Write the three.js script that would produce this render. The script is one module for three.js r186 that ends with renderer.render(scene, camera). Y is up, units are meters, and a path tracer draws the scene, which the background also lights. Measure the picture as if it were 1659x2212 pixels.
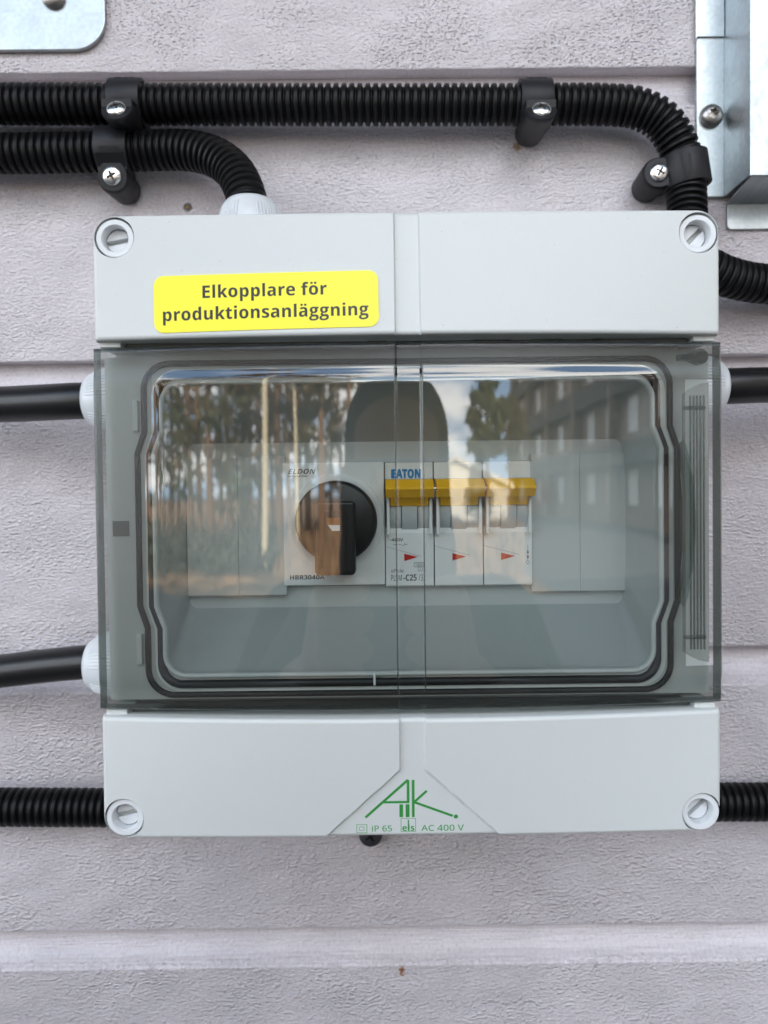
import * as THREE from 'three';
import { mergeGeometries, mergeVertices, toCreasedNormals } from 'three/addons/utils/BufferGeometryUtils.js';
import { RoundedBoxGeometry } from 'three/addons/geometries/RoundedBoxGeometry.js';
import { MarchingCubes } from 'three/addons/objects/MarchingCubes.js';
import { FontLoader } from 'three/addons/loaders/FontLoader.js';
import { TextGeometry } from 'three/addons/geometries/TextGeometry.js';
import { Brush, Evaluator, SUBTRACTION } from 'three-bvh-csg';

// ---------------------------------------------------------------- camera, sky, sun, exposure
const Y0 = 1.4;                                   // height of the enclosure's centre above the ground
const scene = new THREE.Scene();
const camera = new THREE.PerspectiveCamera(66.98, 0.75, 0.01, 600);
camera.position.set(-0.00861, Y0 + 0.0097, 0.350);
camera.rotation.set(-0.02113, -0.00275, -0.0113, 'YXZ');
camera.focus = 0.262; camera.userData.fStop = 12.5;
camera.updateMatrixWorld(true);

const renderer = new THREE.WebGLRenderer({ antialias: true });
renderer.setSize(768, 1024);
renderer.toneMapping = THREE.LinearToneMapping;
renderer.toneMappingExposure = 4.65;
renderer.shadowMap.enabled = true;

// ---------------------------------------------------------------- noise
let seed = 7;
const rnd = () => { seed = (seed * 1664525 + 1013904223) >>> 0; return seed / 4294967296; };
const rr = (a, b) => a + (b - a) * rnd();
const P = new Uint8Array(512), GX = new Float32Array(256), GY = new Float32Array(256);
for (let i = 0; i < 256; i++) { P[i] = i; const a = rnd() * 6.2832; GX[i] = Math.cos(a); GY[i] = Math.sin(a); }
for (let i = 255; i > 0; i--) { const j = Math.floor(rnd() * (i + 1)); const t = P[i]; P[i] = P[j]; P[j] = t; }
for (let i = 0; i < 256; i++) P[i + 256] = P[i];
function noise(x, y) {
  const xi = Math.floor(x), yi = Math.floor(y), fx = x - xi, fy = y - yi, X = xi & 255, Y = yi & 255;
  const u = fx * fx * fx * (fx * (fx * 6 - 15) + 10), v = fy * fy * fy * (fy * (fy * 6 - 15) + 10);
  const a = P[P[X] + Y], b = P[P[X + 1 & 255] + Y], c = P[P[X] + (Y + 1 & 255)], d = P[P[X + 1 & 255] + (Y + 1 & 255)];
  const n0 = GX[a] * fx + GY[a] * fy, n1 = GX[b] * (fx - 1) + GY[b] * fy, n2 = GX[c] * fx + GY[c] * (fy - 1), n3 = GX[d] * (fx - 1) + GY[d] * (fy - 1);
  return 1.5 * (n0 + u * (n1 - n0) + v * (n2 + u * (n3 - n2) - n0 - u * (n1 - n0)));
}
const fbm = (x, y, o = 4) => { let s = 0, a = 0.5; for (let i = 0; i < o; i++) { s += a * noise(x, y); x = x * 2.03 + 17.1; y = y * 2.03 + 5.7; a *= 0.5; } return s; };
const sstep = (a, b, x) => { const t = Math.min(1, Math.max(0, (x - a) / (b - a))); return t * t * (3 - 2 * t); };

// ---------------------------------------------------------------- sky (blue with broken white cloud) and a low sun behind the house
{
  const w = 1024, h = 512, d = new Float32Array(w * h * 4);
  for (let r = 0; r < h; r++) {
    const el = ((r + 0.5) / h - 0.5) * Math.PI, y = Math.sin(el);
    for (let c = 0; c < w; c++) {
      const az = ((c + 0.5) / w - 0.5) * 2 * Math.PI, x = Math.cos(az) * Math.cos(el), z = Math.sin(az) * Math.cos(el), o = (r * w + c) * 4;
      const t = Math.pow(Math.max(0, y), 0.5), k = 1 / (Math.max(y, 0) + 0.22);
      let R = 0.52 + (0.14 - 0.52) * t, G = 0.74 + (0.24 - 0.74) * t, B = 0.98 + (0.44 - 0.98) * t;
      const cl = fbm(x * k * 1.5 + 3.1, z * k * 1.5 + 9.3, 5) + 0.25 * fbm(x * k * 5, z * k * 5, 3);
      const m = sstep(-0.17, 0.17, cl) * 0.95;
      R += (1.45 - R) * m; G += (1.43 - G) * m; B += (1.38 - B) * m;
      if (y < 0) { R = 0.12; G = 0.11; B = 0.10; }
      d[o] = R; d[o + 1] = G; d[o + 2] = B; d[o + 3] = 1;
    }
  }
  const sky = new THREE.DataTexture(d, w, h, THREE.RGBAFormat, THREE.FloatType);
  sky.mapping = THREE.EquirectangularReflectionMapping; sky.magFilter = THREE.LinearFilter; sky.needsUpdate = true;
  scene.background = sky; scene.environment = sky;
}
const sun = new THREE.DirectionalLight(0xfff0d8, 4);
sun.position.set(1.4, 4.0, -9.5); sun.target.position.set(0, 0, 0);
sun.castShadow = true; sun.shadow.mapSize.set(2048, 2048);
Object.assign(sun.shadow.camera, { left: -40, right: 40, top: 40, bottom: -40, near: 1, far: 150 });
sun.position.multiplyScalar(6);
scene.add(sun, sun.target);

// ---------------------------------------------------------------- helpers
const F = 1671, CX = 829.5, CY = 1106;
// a pixel of the photograph (1659 wide) to the point where its sight line meets the plane z
function at(px, py, z) {
  const d = new THREE.Vector3((px - CX) / F, -(py - CY) / F, -1).applyQuaternion(camera.quaternion);
  return d.multiplyScalar((z - camera.position.z) / d.z).add(camera.position);
}
const used = {};
function numbered(n) { used[n] = (used[n] ?? -1) + 1; return used[n] ? `${n}_${String(used[n]).padStart(3, '0')}` : n; }
function tag(o, label, category, group) { o.userData = { label, category }; if (group) o.userData.group = group; return o; }
function thing(name, label, category, pos = [0, 0, 0], group) {
  const o = new THREE.Group(); o.name = numbered(name); o.position.set(...pos); scene.add(o); return tag(o, label, category, group);
}
// a mesh from geometry in the parent's own coordinates
function part(name, geo, mat, parent, label) {
  const m = new THREE.Mesh(geo, mat); m.name = name; parent.add(m); if (label) m.userData.label = label; return m;
}
const worldOf = (o) => { const v = new THREE.Vector3(); for (let p = o; p; p = p.parent) v.add(p.position); return v; };
// the same from geometry in world coordinates
function wpart(name, geo, mat, parent, label) { const v = worldOf(parent); geo.translate(-v.x, -v.y, -v.z); return part(name, geo, mat, parent, label); }
const prep = (g) => { const r = g.index ? g.toNonIndexed() : g; for (const k of Object.keys(r.attributes)) if (!['position', 'normal', 'uv'].includes(k)) r.deleteAttribute(k); if (!r.attributes.uv) r.setAttribute('uv', new THREE.BufferAttribute(new Float32Array(r.attributes.position.count * 2), 2)); return r; };
const merge = (list) => mergeGeometries(list.map(prep));
function box(x0, x1, y0, y1, z0, z1, r = 0) {
  const w = x1 - x0, h = y1 - y0, d = z1 - z0, g = r ? new RoundedBoxGeometry(w, h, d, 2, Math.min(r, w / 2.01, h / 2.01, d / 2.01)) : new THREE.BoxGeometry(w, h, d);
  return g.translate((x0 + x1) / 2, (y0 + y1) / 2, (z0 + z1) / 2);
}
function planarUV(g, x0, x1, y0, y1) {
  const p = g.attributes.position, u = new Float32Array(p.count * 2);
  for (let i = 0; i < p.count; i++) { u[2 * i] = (p.getX(i) - x0) / (x1 - x0); u[2 * i + 1] = (p.getY(i) - y0) / (y1 - y0); }
  g.setAttribute('uv', new THREE.BufferAttribute(u, 2)); return g;
}
function cyl(r0, r1, len, seg = 24, open = false) { return new THREE.CylinderGeometry(r1, r0, len, seg, 1, open).rotateX(Math.PI / 2); }   // along +z, r0 at the back
function along(g, a, b) { const d = b.clone().sub(a), q = new THREE.Quaternion().setFromUnitVectors(new THREE.Vector3(0, 0, 1), d.clone().normalize()); return g.applyQuaternion(q).translate((a.x + b.x) / 2, (a.y + b.y) / 2, (a.z + b.z) / 2); }
function rod(a, b, r0, r1 = r0, seg = 12) { return along(cyl(r0, r1, a.distanceTo(b), seg), a, b); }
function extrudeX(pts, x0, x1, bevel = 0) {     // pts: [y, z] outline, extruded along x
  const s = new THREE.Shape(pts.map(([y, z]) => new THREE.Vector2(-z, y)));
  const g = new THREE.ExtrudeGeometry(s, { depth: x1 - x0 - 2 * bevel, bevelEnabled: bevel > 0, bevelThickness: bevel, bevelSize: bevel, bevelOffset: -bevel, bevelSegments: 2, curveSegments: 8 });
  return g.rotateY(Math.PI / 2).translate(x0 + bevel, 0, 0);   // (X, Y, Z) -> (Z, Y, -X)
}
function extrudeZ(shape, z0, z1, bevel = 0, seg = 12) {
  return new THREE.ExtrudeGeometry(shape, { depth: z1 - z0 - 2 * bevel, bevelEnabled: bevel > 0, bevelThickness: bevel, bevelSize: bevel, bevelOffset: -bevel, bevelSegments: 3, curveSegments: seg }).translate(0, 0, z0 + bevel);
}
function rrect(x0, x1, y0, y1, r, Kind = THREE.Shape) {
  const s = new Kind(), R = Array.isArray(r) ? r : [r, r, r, r];   // radii: bottom left, bottom right, top right, top left
  s.moveTo(x0 + R[0], y0); s.lineTo(x1 - R[1], y0); s.absarc(x1 - R[1], y0 + R[1], R[1], -Math.PI / 2, 0);
  s.lineTo(x1, y1 - R[2]); s.absarc(x1 - R[2], y1 - R[2], R[2], 0, Math.PI / 2);
  s.lineTo(x0 + R[3], y1); s.absarc(x0 + R[3], y1 - R[3], R[3], Math.PI / 2, Math.PI);
  s.lineTo(x0, y0 + R[0]); s.absarc(x0 + R[0], y0 + R[0], R[0], Math.PI, Math.PI * 1.5); return s;
}
const evaluator = new Evaluator(); evaluator.attributes = ['position', 'normal', 'uv'];
function cut(g, ...tools) {
  let b = new Brush(prep(g)); b.updateMatrixWorld();
  for (const t of tools) { const k = new Brush(prep(t)); k.updateMatrixWorld(); b = evaluator.evaluate(b, k, SUBTRACTION); b.updateMatrixWorld(); }
  return b.geometry;
}
const crease = (g, a) => toCreasedNormals(g.scale(1000, 1000, 1000), a).scale(0.001, 0.001, 0.001);   // toCreasedNormals joins points closer than a hundredth of a unit
const creased = (g, a = 0.6) => crease(mergeVertices((() => { const q = prep(g).clone(); q.deleteAttribute('normal'); return q; })(), 1e-6), a);

// ---------------------------------------------------------------- textures
function canvasTex(w, h, draw, srgb = true) {
  const c = document.createElement('canvas'); c.width = w; c.height = h; draw(c.getContext('2d'), w, h);
  const t = new THREE.CanvasTexture(c); if (srgb) t.colorSpace = THREE.SRGBColorSpace; return t;
}
function dataTex(w, h, fn, ch = 1, srgb = false) {     // fn(u, v) -> number or [r, g, b] in 0..1 ; first row at v = 0
  const d = new Uint8Array(w * h * 4);
  for (let y = 0; y < h; y++) for (let x = 0; x < w; x++) {
    const v = fn((x + 0.5) / w, (y + 0.5) / h), o = (y * w + x) * 4;
    for (let c = 0; c < 3; c++) d[o + c] = 255 * Math.min(1, Math.max(0, ch === 1 ? v : v[c]));
    d[o + 3] = 255;
  }
  const t = new THREE.DataTexture(d, w, h); t.magFilter = THREE.LinearFilter; t.wrapS = t.wrapT = THREE.RepeatWrapping;
  if (srgb) t.colorSpace = THREE.SRGBColorSpace; t.needsUpdate = true; return t;
}
const std = (o) => new THREE.MeshStandardMaterial(o);
const phys = (o) => new THREE.MeshPhysicalMaterial(o);
const rgb = (r, g, b) => new THREE.Color().setRGB(r, g, b);

// fine moulded grain for plastics, in metres (tile of 20 mm)
const grain = dataTex(256, 256, (u, v) => 0.5 + 0.35 * noise(u * 48, v * 48) + 0.25 * noise(u * 97 + 3, v * 97));
grain.repeat.set(50, 50);
const M = {
  shell: std({ name: 'grey_plastic', color: rgb(0.59, 0.615, 0.60), roughness: 0.42, bumpMap: grain, bumpScale: 0.00004 }),
  white: std({ name: 'white_plastic', color: rgb(0.68, 0.70, 0.71), roughness: 0.38 }),
  gland: std({ name: 'gland_plastic', color: rgb(0.60, 0.63, 0.65), roughness: 0.28 }),
  tub: std({ name: 'tub_plastic', color: rgb(0.36, 0.395, 0.395), roughness: 0.45 }),
  panel: std({ name: 'panel_plastic', color: rgb(0.48, 0.51, 0.51), roughness: 0.45 }),
  device: std({ name: 'device_plastic', color: rgb(0.76, 0.77, 0.77), roughness: 0.4 }),
  drum: std({ name: 'drum_plastic', color: rgb(0.50, 0.53, 0.55), roughness: 0.35 }),
  shade_backing: std({ name: 'shade_backing', color: rgb(0.03, 0.032, 0.035), roughness: 0.8 }),
  rubber: std({ name: 'rubber', color: rgb(0.010, 0.010, 0.011), roughness: 0.55 }),
  knob: std({ name: 'black_knob', color: rgb(0.008, 0.008, 0.009), roughness: 0.35 }),
  conduit: phys({ name: 'black_conduit', color: rgb(0.005, 0.005, 0.0055), roughness: 0.40, specularIntensity: 0.42 }),
  clamp: phys({ name: 'black_clamp', color: rgb(0.009, 0.009, 0.011), roughness: 0.48, specularIntensity: 0.7, bumpMap: grain, bumpScale: 0.00003 }),
  cable: std({ name: 'black_cable', color: rgb(0.005, 0.005, 0.0055), roughness: 0.36 }),
  yellow: std({ name: 'yellow_toggle', color: rgb(0.95, 0.50, 0.005), roughness: 0.4 }),
  red: std({ name: 'red_flag', color: rgb(0.5, 0.02, 0.015), roughness: 0.3 }),
  chrome: std({ name: 'bright_steel', color: rgb(0.72, 0.72, 0.72), roughness: 0.22, metalness: 1 }),
  zinc: std({ name: 'zinc_screw', color: rgb(0.78, 0.78, 0.76), roughness: 0.24, metalness: 1 }),
  darksteel: std({ name: 'dark_screw', color: rgb(0.10, 0.10, 0.11), roughness: 0.4, metalness: 0.8 }),
  inox: std({ name: 'grey_screw', color: rgb(0.42, 0.40, 0.38), roughness: 0.35, metalness: 1 }),
  window: phys({ name: 'smoked_window', color: rgb(0.68, 0.71, 0.69), roughness: 0.0, transmission: 1, thickness: 0, ior: 1.9 }),
  frost: phys({ name: 'frosted_smoked_plastic', color: rgb(0.50, 0.52, 0.50), roughness: 0.28, transmission: 1, thickness: 0, ior: 1.5, bumpMap: grain, bumpScale: 0.00006 }),
  clear: phys({ name: 'smoked_plastic', color: rgb(0.42, 0.48, 0.46), roughness: 0.12, transmission: 1, thickness: 0, ior: 1.7 }),
  latch: phys({ name: 'smoked_latch', color: rgb(0.79, 0.80, 0.79), roughness: 0.25, transmission: 1, thickness: 0, ior: 1.5 }),
  ribs: phys({ name: 'smoked_ribs', color: rgb(0.60, 0.62, 0.61), roughness: 0.2, transmission: 1, thickness: 0, ior: 1.6 }),
  rim: phys({ name: 'smoked_edge', color: rgb(0.24, 0.28, 0.27), roughness: 0.25, transmission: 1, thickness: 0, ior: 1.5 }),
};
// spangled galvanised sheet
{
  const sp = dataTex(512, 512, (u, v) => { const n = fbm(u * 14, v * 14, 4), m = noise(u * 60, v * 60); return 0.40 + 0.14 * n + 0.06 * m; });
  const cm = dataTex(512, 512, (u, v) => { const n = 0.93 + 0.06 * fbm(u * 9 + 2, v * 9, 4) + 0.03 * noise(u * 70, v * 70); return [n * 0.98, n, n * 1.0]; }, 3, true);
  const bm = dataTex(512, 512, (u, v) => 0.5 + 0.4 * fbm(u * 40, v * 40, 3));
  for (const t of [sp, cm, bm]) t.repeat.set(8, 8);
  M.zincsheet = std({ name: 'galvanised_sheet', color: rgb(0.57, 0.59, 0.605), map: cm, roughness: 1, roughnessMap: sp, metalness: 1, bumpMap: bm, bumpScale: 0.00005 });
}

// ---------------------------------------------------------------- house wall of painted rough-sawn boards
const LAPS = [0.329, 0.2001, 0.0717, -0.0607, -0.1878, -0.316].map((y) => y + Y0);      // bottom edges of the boards
const VW = 0.44, VH = 0.60, VX = -0.22, VY = Y0 - 0.30;       // the piece of wall that the wood texture covers
function boardOf(y) { for (let i = 0; i < LAPS.length; i++) if (y >= LAPS[i]) return i; return LAPS.length; }
{
  const w = 1536, h = 2048;
  const bump = dataTex(w, h, (u, v) => {
    const X = (VX + u * VW) * 1000, Yw = VY + v * VH, Y = (Yw - Y0) * 1000, i = boardOf(Yw), ox = i * 37.7, oy = i * 91.3;
    const up = (Yw - (LAPS[i] ?? -9)) * 1000;            // height above the board's lower edge, mm
    if (up > 112) {                                       // planed bevel and groove: fine lines along the board
      return 0.42 + (0.16 * Math.exp(-(((up - 112.3) / 0.6) ** 2)) + 0.2 * Math.exp(-(((up - 118.2) / 0.5) ** 2))) * sstep(-0.3, 0.5, noise(X / 2.2 + ox, up / 1.1) + 0.5 * noise(X / 17 + oy, 3)) + 0.10 * noise(X / 40 + ox, Y / 0.55) + 0.07 * noise(X / 9 + ox, Y / 0.9 + 3) + 0.05 * noise(X / 1.6, Y / 1.2);
    }
    const wx = X + 1.6 * noise(X / 7 + ox, Y / 5 + oy), wy = Y + 1.1 * noise(X / 9 + 40 + ox, Y / 6 + oy);
    const zone = sstep(-0.3, 0.35, noise(X / 42 + ox * 3, Y / 26 + oy * 2));
    const slant = 0.25 * noise(X / 60 + 9, Y / 50 + oy) ;
    const a = noise((wx + slant * wy * 2) / 2.0 + ox, wy / 1.0 + oy), b = noise(wx / 1.25 + 7 + ox, wy / 0.85 + oy), c = noise(wx / 0.7, wy / 0.55 + oy), e2 = noise(wx / 3.4 + 5 + ox, wy / 1.5 + 8 + oy);
    const r1 = noise(wx / 3.0 + ox, wy / 0.95 + oy), r2 = noise(wx / 1.6 + 21 + ox, wy / 0.62 + oy), crest = 0.55 * r1 + 0.6 * r2 + 0.4 * noise(wx / 0.95 + 3, wy / 0.5 + oy), ripple = crest > 0.07 ? 1.15 * (crest - 0.07) : crest < -0.22 ? 0.6 * (crest + 0.22) : 0;
    const pit = sstep(0.24, 0.52, 0.8 * b - 0.3 * a + 0.3 * c);
    const smooth = noise(X / 16 + ox, Y / 9 + oy), pits = i <= 1 ? 1 : i === 2 ? 0.4 : 0.15, ripples = i <= 1 ? 0.35 : i === 2 ? 0.8 : 1;
    return 0.40 + 0.16 * smooth + ripples * 0.46 * ripple * (0.55 + 0.45 * zone) - pits * 0.46 * pit * (0.35 + 0.65 * zone) + 0.045 * c + 0.05 * e2;
  });
  const stains = [[1118, 318, 3.0, 2.4, 0.34, 0.22, 0.12], [868, 2097, 1.7, 3.0, 0.30, 0.10, 0.03], [1124, 302, 1.0, 3.0, 0.5, 0.40, 0.3], [445, 1500, 1, 1, 0.6, 0.5, 0.5]].map(([x, y, sx, sy, ...c]) => { const p = at(x, y, 0); return [p.x * 1000, (p.y - Y0) * 1000, sx, sy, c]; });
  const paint = dataTex(1024, 1024, (u, v) => {
    const X = (VX + u * VW) * 1000, Yw = VY + v * VH, Y = (Yw - Y0) * 1000, i = boardOf(Yw);
    const n = 0.93 + 0.06 * fbm(X / 30 + i * 11, Y / 18, 4) + 0.05 * noise(X / 1.3, Y / 0.8) + 0.03 * noise(X / 0.6, Y / 0.5);
    let c = [n * 0.96, n * 0.938, n * 0.945];
    const spk = noise(X / 1.1 + 70, Y / 0.9 + 20);
    if (spk > 0.62) { const k = 0.14 * sstep(0.62, 0.75, spk); c = c.map((q, j) => q * (1 - k * [0.8, 1, 1.1][j])); }
    for (const [sx, sy, rx, ry, col] of stains) {
      const d = Math.hypot((X - sx) / rx, (Y - sy) / ry) + 0.5 * noise(X / 0.9, Y / 0.9), k = 0.85 * (1 - sstep(0.35, 0.9, d));
      if (k > 0) c = c.map((q, j) => q + (Math.pow(col[j], 1 / 2.2) - q) * k);
    }
    return c;
  }, 3, true);
  M.board = std({ name: 'painted_board', color: rgb(0.725, 0.712, 0.728), map: paint, bumpMap: bump, bumpScale: 0.0014, roughness: 0.36 });
}
const house = thing('timber_house', 'pale pinkish grey house wall of rough painted horizontal boards behind the electrical box', 'house', [0, 0, 0]);
const HX = 0.32;
LAPS.forEach((y, i) => {
  const up = (i ? LAPS[i - 1] : y + 0.129), e = 0.0007, tf = up - 0.017, tb = up - 0.011;
  const prof = [[y, -0.022], [y, -0.0078], [y, -e], [y + e * 0.35, -e * 0.3], [y + e, 0], [tf - 0.0016, 0], [tf - 0.0008, 0.00035], [tf - 0.0001, 0.0001], [tf + 0.0005, -0.0008], [tb - 0.0012, -0.0064], [tb - 0.0004, -0.0066], [tb + 0.0004, -0.0070], [tb + 0.0010, -0.0074], [up + 0.006, -0.0074], [up + 0.006, -0.022]];
  const g = extrudeX(prof, -HX, HX), p = g.attributes.position, uv = new Float32Array(p.count * 2);
  for (let k = 0; k < p.count; k++) { uv[2 * k] = (p.getX(k) - VX) / VW; uv[2 * k + 1] = (p.getY(k) + (p.getY(k) < y + 0.001 ? p.getZ(k) : 0) - VY) / VH; }
  g.setAttribute('uv', new THREE.BufferAttribute(uv, 2));
  part('siding_board', creased(g, 0.9), M.board, house);
});
{
  const plain = std({ name: 'painted_timber', color: rgb(0.54, 0.51, 0.515), roughness: 0.6 });
  const b0 = LAPS[5] - 0.0, b1 = LAPS[0] + 0.129;
  part('wall_panel', merge([box(-13, -HX, 0, 4.0, -0.2, 0), box(HX, 9, 0, 4.0, -0.2, 0), box(-HX, HX, 0, b0, -0.2, 0), box(-HX, HX, b1 + 0.007, 4.0, -0.2, 0), box(-HX, HX, b0, b1 + 0.007, -0.2, -0.023)]), plain, house);
  part('house_body', box(-13, 9, 0, 4.0, -8, -0.201), plain, house);
  const rs = new THREE.Shape([[1.80, 3.75], [-4.1, 6.8], [-8.6, 3.92], [-8.6, 3.72], [-4.1, 6.6], [1.80, 3.60]].map(([z, y]) => new THREE.Vector2(-z, y)));
  part('roof', new THREE.ExtrudeGeometry(rs, { depth: 22.8, bevelEnabled: false }).rotateY(Math.PI / 2).translate(-13.4, 0, 0), std({ name: 'roof_sheet', color: rgb(0.06, 0.06, 0.065), roughness: 0.7 }), house);  // unseen roof; its deep eave is added to block light from overhead
}

// ---------------------------------------------------------------- the electrical enclosure
const W2 = 0.09785, BZ = 0.107;
const bulge = (x) => 0.0055 * (1 - (x / W2) ** 2);
const enc = thing('electrical_enclosure', 'light grey plastic electrical enclosure with smoked window lid and yellow label on the wall', 'electrical box', [0, Y0, 0]);
// nested outlines with the narrower top and bottom of the window: narrow and wide half widths, half height, waist heights
function outline(hn, hw, hy, a, b, rc, yc = -0.0007) {
  const pts = [], line = (x0, y0, x1, y1, n) => { for (let i = 0; i < n; i++) pts.push([x0 + (x1 - x0) * i / n, y0 + (y1 - y0) * i / n]); };
  const arc = (cx, cy, t0) => { for (let i = 0; i < 10; i++) { const t = t0 + Math.PI / 2 * i / 10; pts.push([cx + rc * Math.cos(t), cy + rc * Math.sin(t)]); } };
  arc(hn - rc, hy - rc, 0); line(hn - rc, hy, -hn + rc, hy, 24); arc(-hn + rc, hy - rc, Math.PI / 2); line(-hn, hy - rc, -hn, b, 6); line(-hn, b, -hw, a, 4); line(-hw, a, -hw, -a, 12); line(-hw, -a, -hn, -b, 4); line(-hn, -b, -hn, -hy + rc, 6);
  arc(-hn + rc, -hy + rc, Math.PI); line(-hn + rc, -hy, hn - rc, -hy, 24); arc(hn - rc, -hy + rc, Math.PI * 1.5); line(hn, -hy + rc, hn, -b, 6); line(hn, -b, hw, -a, 4); line(hw, -a, hw, a, 12); line(hw, a, hn, b, 4); line(hn, b, hn, hy - rc, 6);
  return pts.map(([x, y]) => [x, y + yc]);
}
function bands(loops, closed = true) {       // loops: arrays of Vector3 of equal length -> surface between consecutive ones
  const n = loops[0].length, pos = [], idx = [];
  for (const l of loops) for (const v of l) pos.push(v.x, v.y, v.z);
  for (let k = 0; k + 1 < loops.length; k++) for (let i = 0; i < (closed ? n : n - 1); i++) {
    const a = k * n + i, b = k * n + (i + 1) % n, c = a + n, d = b + n; idx.push(a, b, d, a, d, c);
  }
  const g = new THREE.BufferGeometry(); g.setAttribute('position', new THREE.Float32BufferAttribute(pos, 3)); g.setIndex(idx); g.computeVertexNormals();
  g.setAttribute('uv', new THREE.Float32BufferAttribute(new Float32Array(pos.length / 3 * 2), 2)); return g;
}
const loop = (pts, z) => pts.map(([x, y]) => new THREE.Vector3(x, y, z));
function offset(pts, d) {                    // outline moved outward by d
  const n = pts.length;
  return pts.map(([x, y], i) => { const p = pts[(i + n - 1) % n], q = pts[(i + 1) % n], tx = q[0] - p[0], ty = q[1] - p[1], l = Math.hypot(tx, ty); return [x + d * ty / l, y - d * tx / l]; });
}
function bead(pts, w, h, z) {                // rounded bead of width w and height h lying on z along an outline
  return creased(bands([[-0.5, 0], [-0.5, 0.55], [-0.32, 0.9], [0, 1], [0.32, 0.9], [0.5, 0.55], [0.5, 0]].map(([o, k]) => loop(offset(pts, o * w), z + k * h)).reverse()), 1.2);
}
const RIM = outline(0.0789, 0.0816, 0.0468, 0.0248, 0.032, 0.006);
const SEAL = outline(0.0811, 0.0837, 0.0506, 0.0248, 0.032, 0.0068);
const GASKET = outline(0.0856, 0.0880, 0.0541, 0.0248, 0.032, 0.0085);
const BACK = outline(0.0786, 0.0786, 0.0297, 0.0150, 0.019, 0.003, -0.0006);
const FZ = 0.097;
{
  // base box behind the covers
  const outer = rrect(-W2 + 0.0012, W2 - 0.0012, -W2 + 0.0012, W2 - 0.0012, 0.0065);
  const inner = new THREE.Path(RIM.map(([x, y]) => new THREE.Vector2(x, y))); outer.holes.push(inner);
  part('base_box', extrudeZ(outer, 0.004, 0.091, 0), M.shell, enc);
  const fr = rrect(-0.0983, 0.0983, -0.0563, 0.0556, 0.001); fr.holes.push(new THREE.Path(RIM.map(([x, y]) => new THREE.Vector2(x, y))));
  part('lid_frame', extrudeZ(fr, 0.0912, FZ, 0), M.shell, enc);
  part('gasket', bead(GASKET, 0.0018, 0.0014, FZ), M.rubber, enc, 'outer black rubber gasket line around the window');
  part('gasket', bead(SEAL, 0.0025, 0.0018, FZ), M.rubber, enc, 'inner black rubber gasket line around the window');
  part('rim_lip', bead(offset(RIM, 0.0009), 0.0016, 0.0022, FZ), M.panel, enc);
  // white lugs beside the lid ends, hinge ribs and a dark square painted for the shade of a recess
  for (const sx of [-1, 1]) for (const sy of [-1, 1]) {
    const x0 = sx < 0 ? -0.0972 : 0.0905, y0 = sy > 0 ? 0.0574 : -0.0598;
    part('corner_lug', box(x0, x0 + 0.0067, y0, y0 + 0.0024, 0.0915, 0.1045, 0.0004), M.shell, enc);
  }
  for (const y of [0.0365, -0.0395]) part('hinge_rib', box(-0.0889, -0.0872, y - 0.005, y + 0.005, FZ, FZ + 0.0022, 0.0003), M.white, enc);
  const q = at(262, 1142, FZ); q.y -= Y0;
  part('socket_shade', merge([box(q.x - 0.0027, q.x + 0.0027, q.y - 0.0025, q.y + 0.0025, FZ, FZ + 0.0002)]), std({ name: 'socket_shade_grey', color: rgb(0.16, 0.165, 0.155), roughness: 0.6 }), enc);
  part('seal_clip', box(-0.0120, -0.0112, -0.0521, -0.0482, FZ, FZ + 0.0026, 0.0003), M.white, enc);
  // sloping inner walls and the device panel at the back
  part('inner_tub', creased(bands([loop(RIM, FZ + 0.0004), loop(RIM.map(([x, y], i) => [x + (BACK[i][0] - x) * 0.05, y + (BACK[i][1] - y) * 0.05]), 0.0925), loop(BACK, 0.0692)]), 0.5), M.tub, enc);
  const pn = rrect(-0.0789, 0.0793, -0.0306, 0.0293, 0.0015);
  const h0 = at(611, 1268.5, 0.073), h1 = at(1151.5, 994, 0.073);
  const hole = new THREE.Path(); hole.moveTo(h0.x, h0.y - Y0); hole.lineTo(h1.x, h0.y - Y0); hole.lineTo(h1.x, h1.y - Y0); hole.lineTo(h0.x, h1.y - Y0); hole.closePath(); pn.holes.push(hole);
  part('device_panel', extrudeZ(pn, 0.0678, 0.0694, 0), M.panel, enc);
  part('shade_backing', merge([box(h0.x - 0.002, h1.x + 0.002, h0.y - Y0 - 0.002, h1.y - Y0 + 0.002, 0.040, 0.0412)]), M.shade_backing, enc);  // dark sheet painted for the shade seen through the gaps round the devices
}
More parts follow.
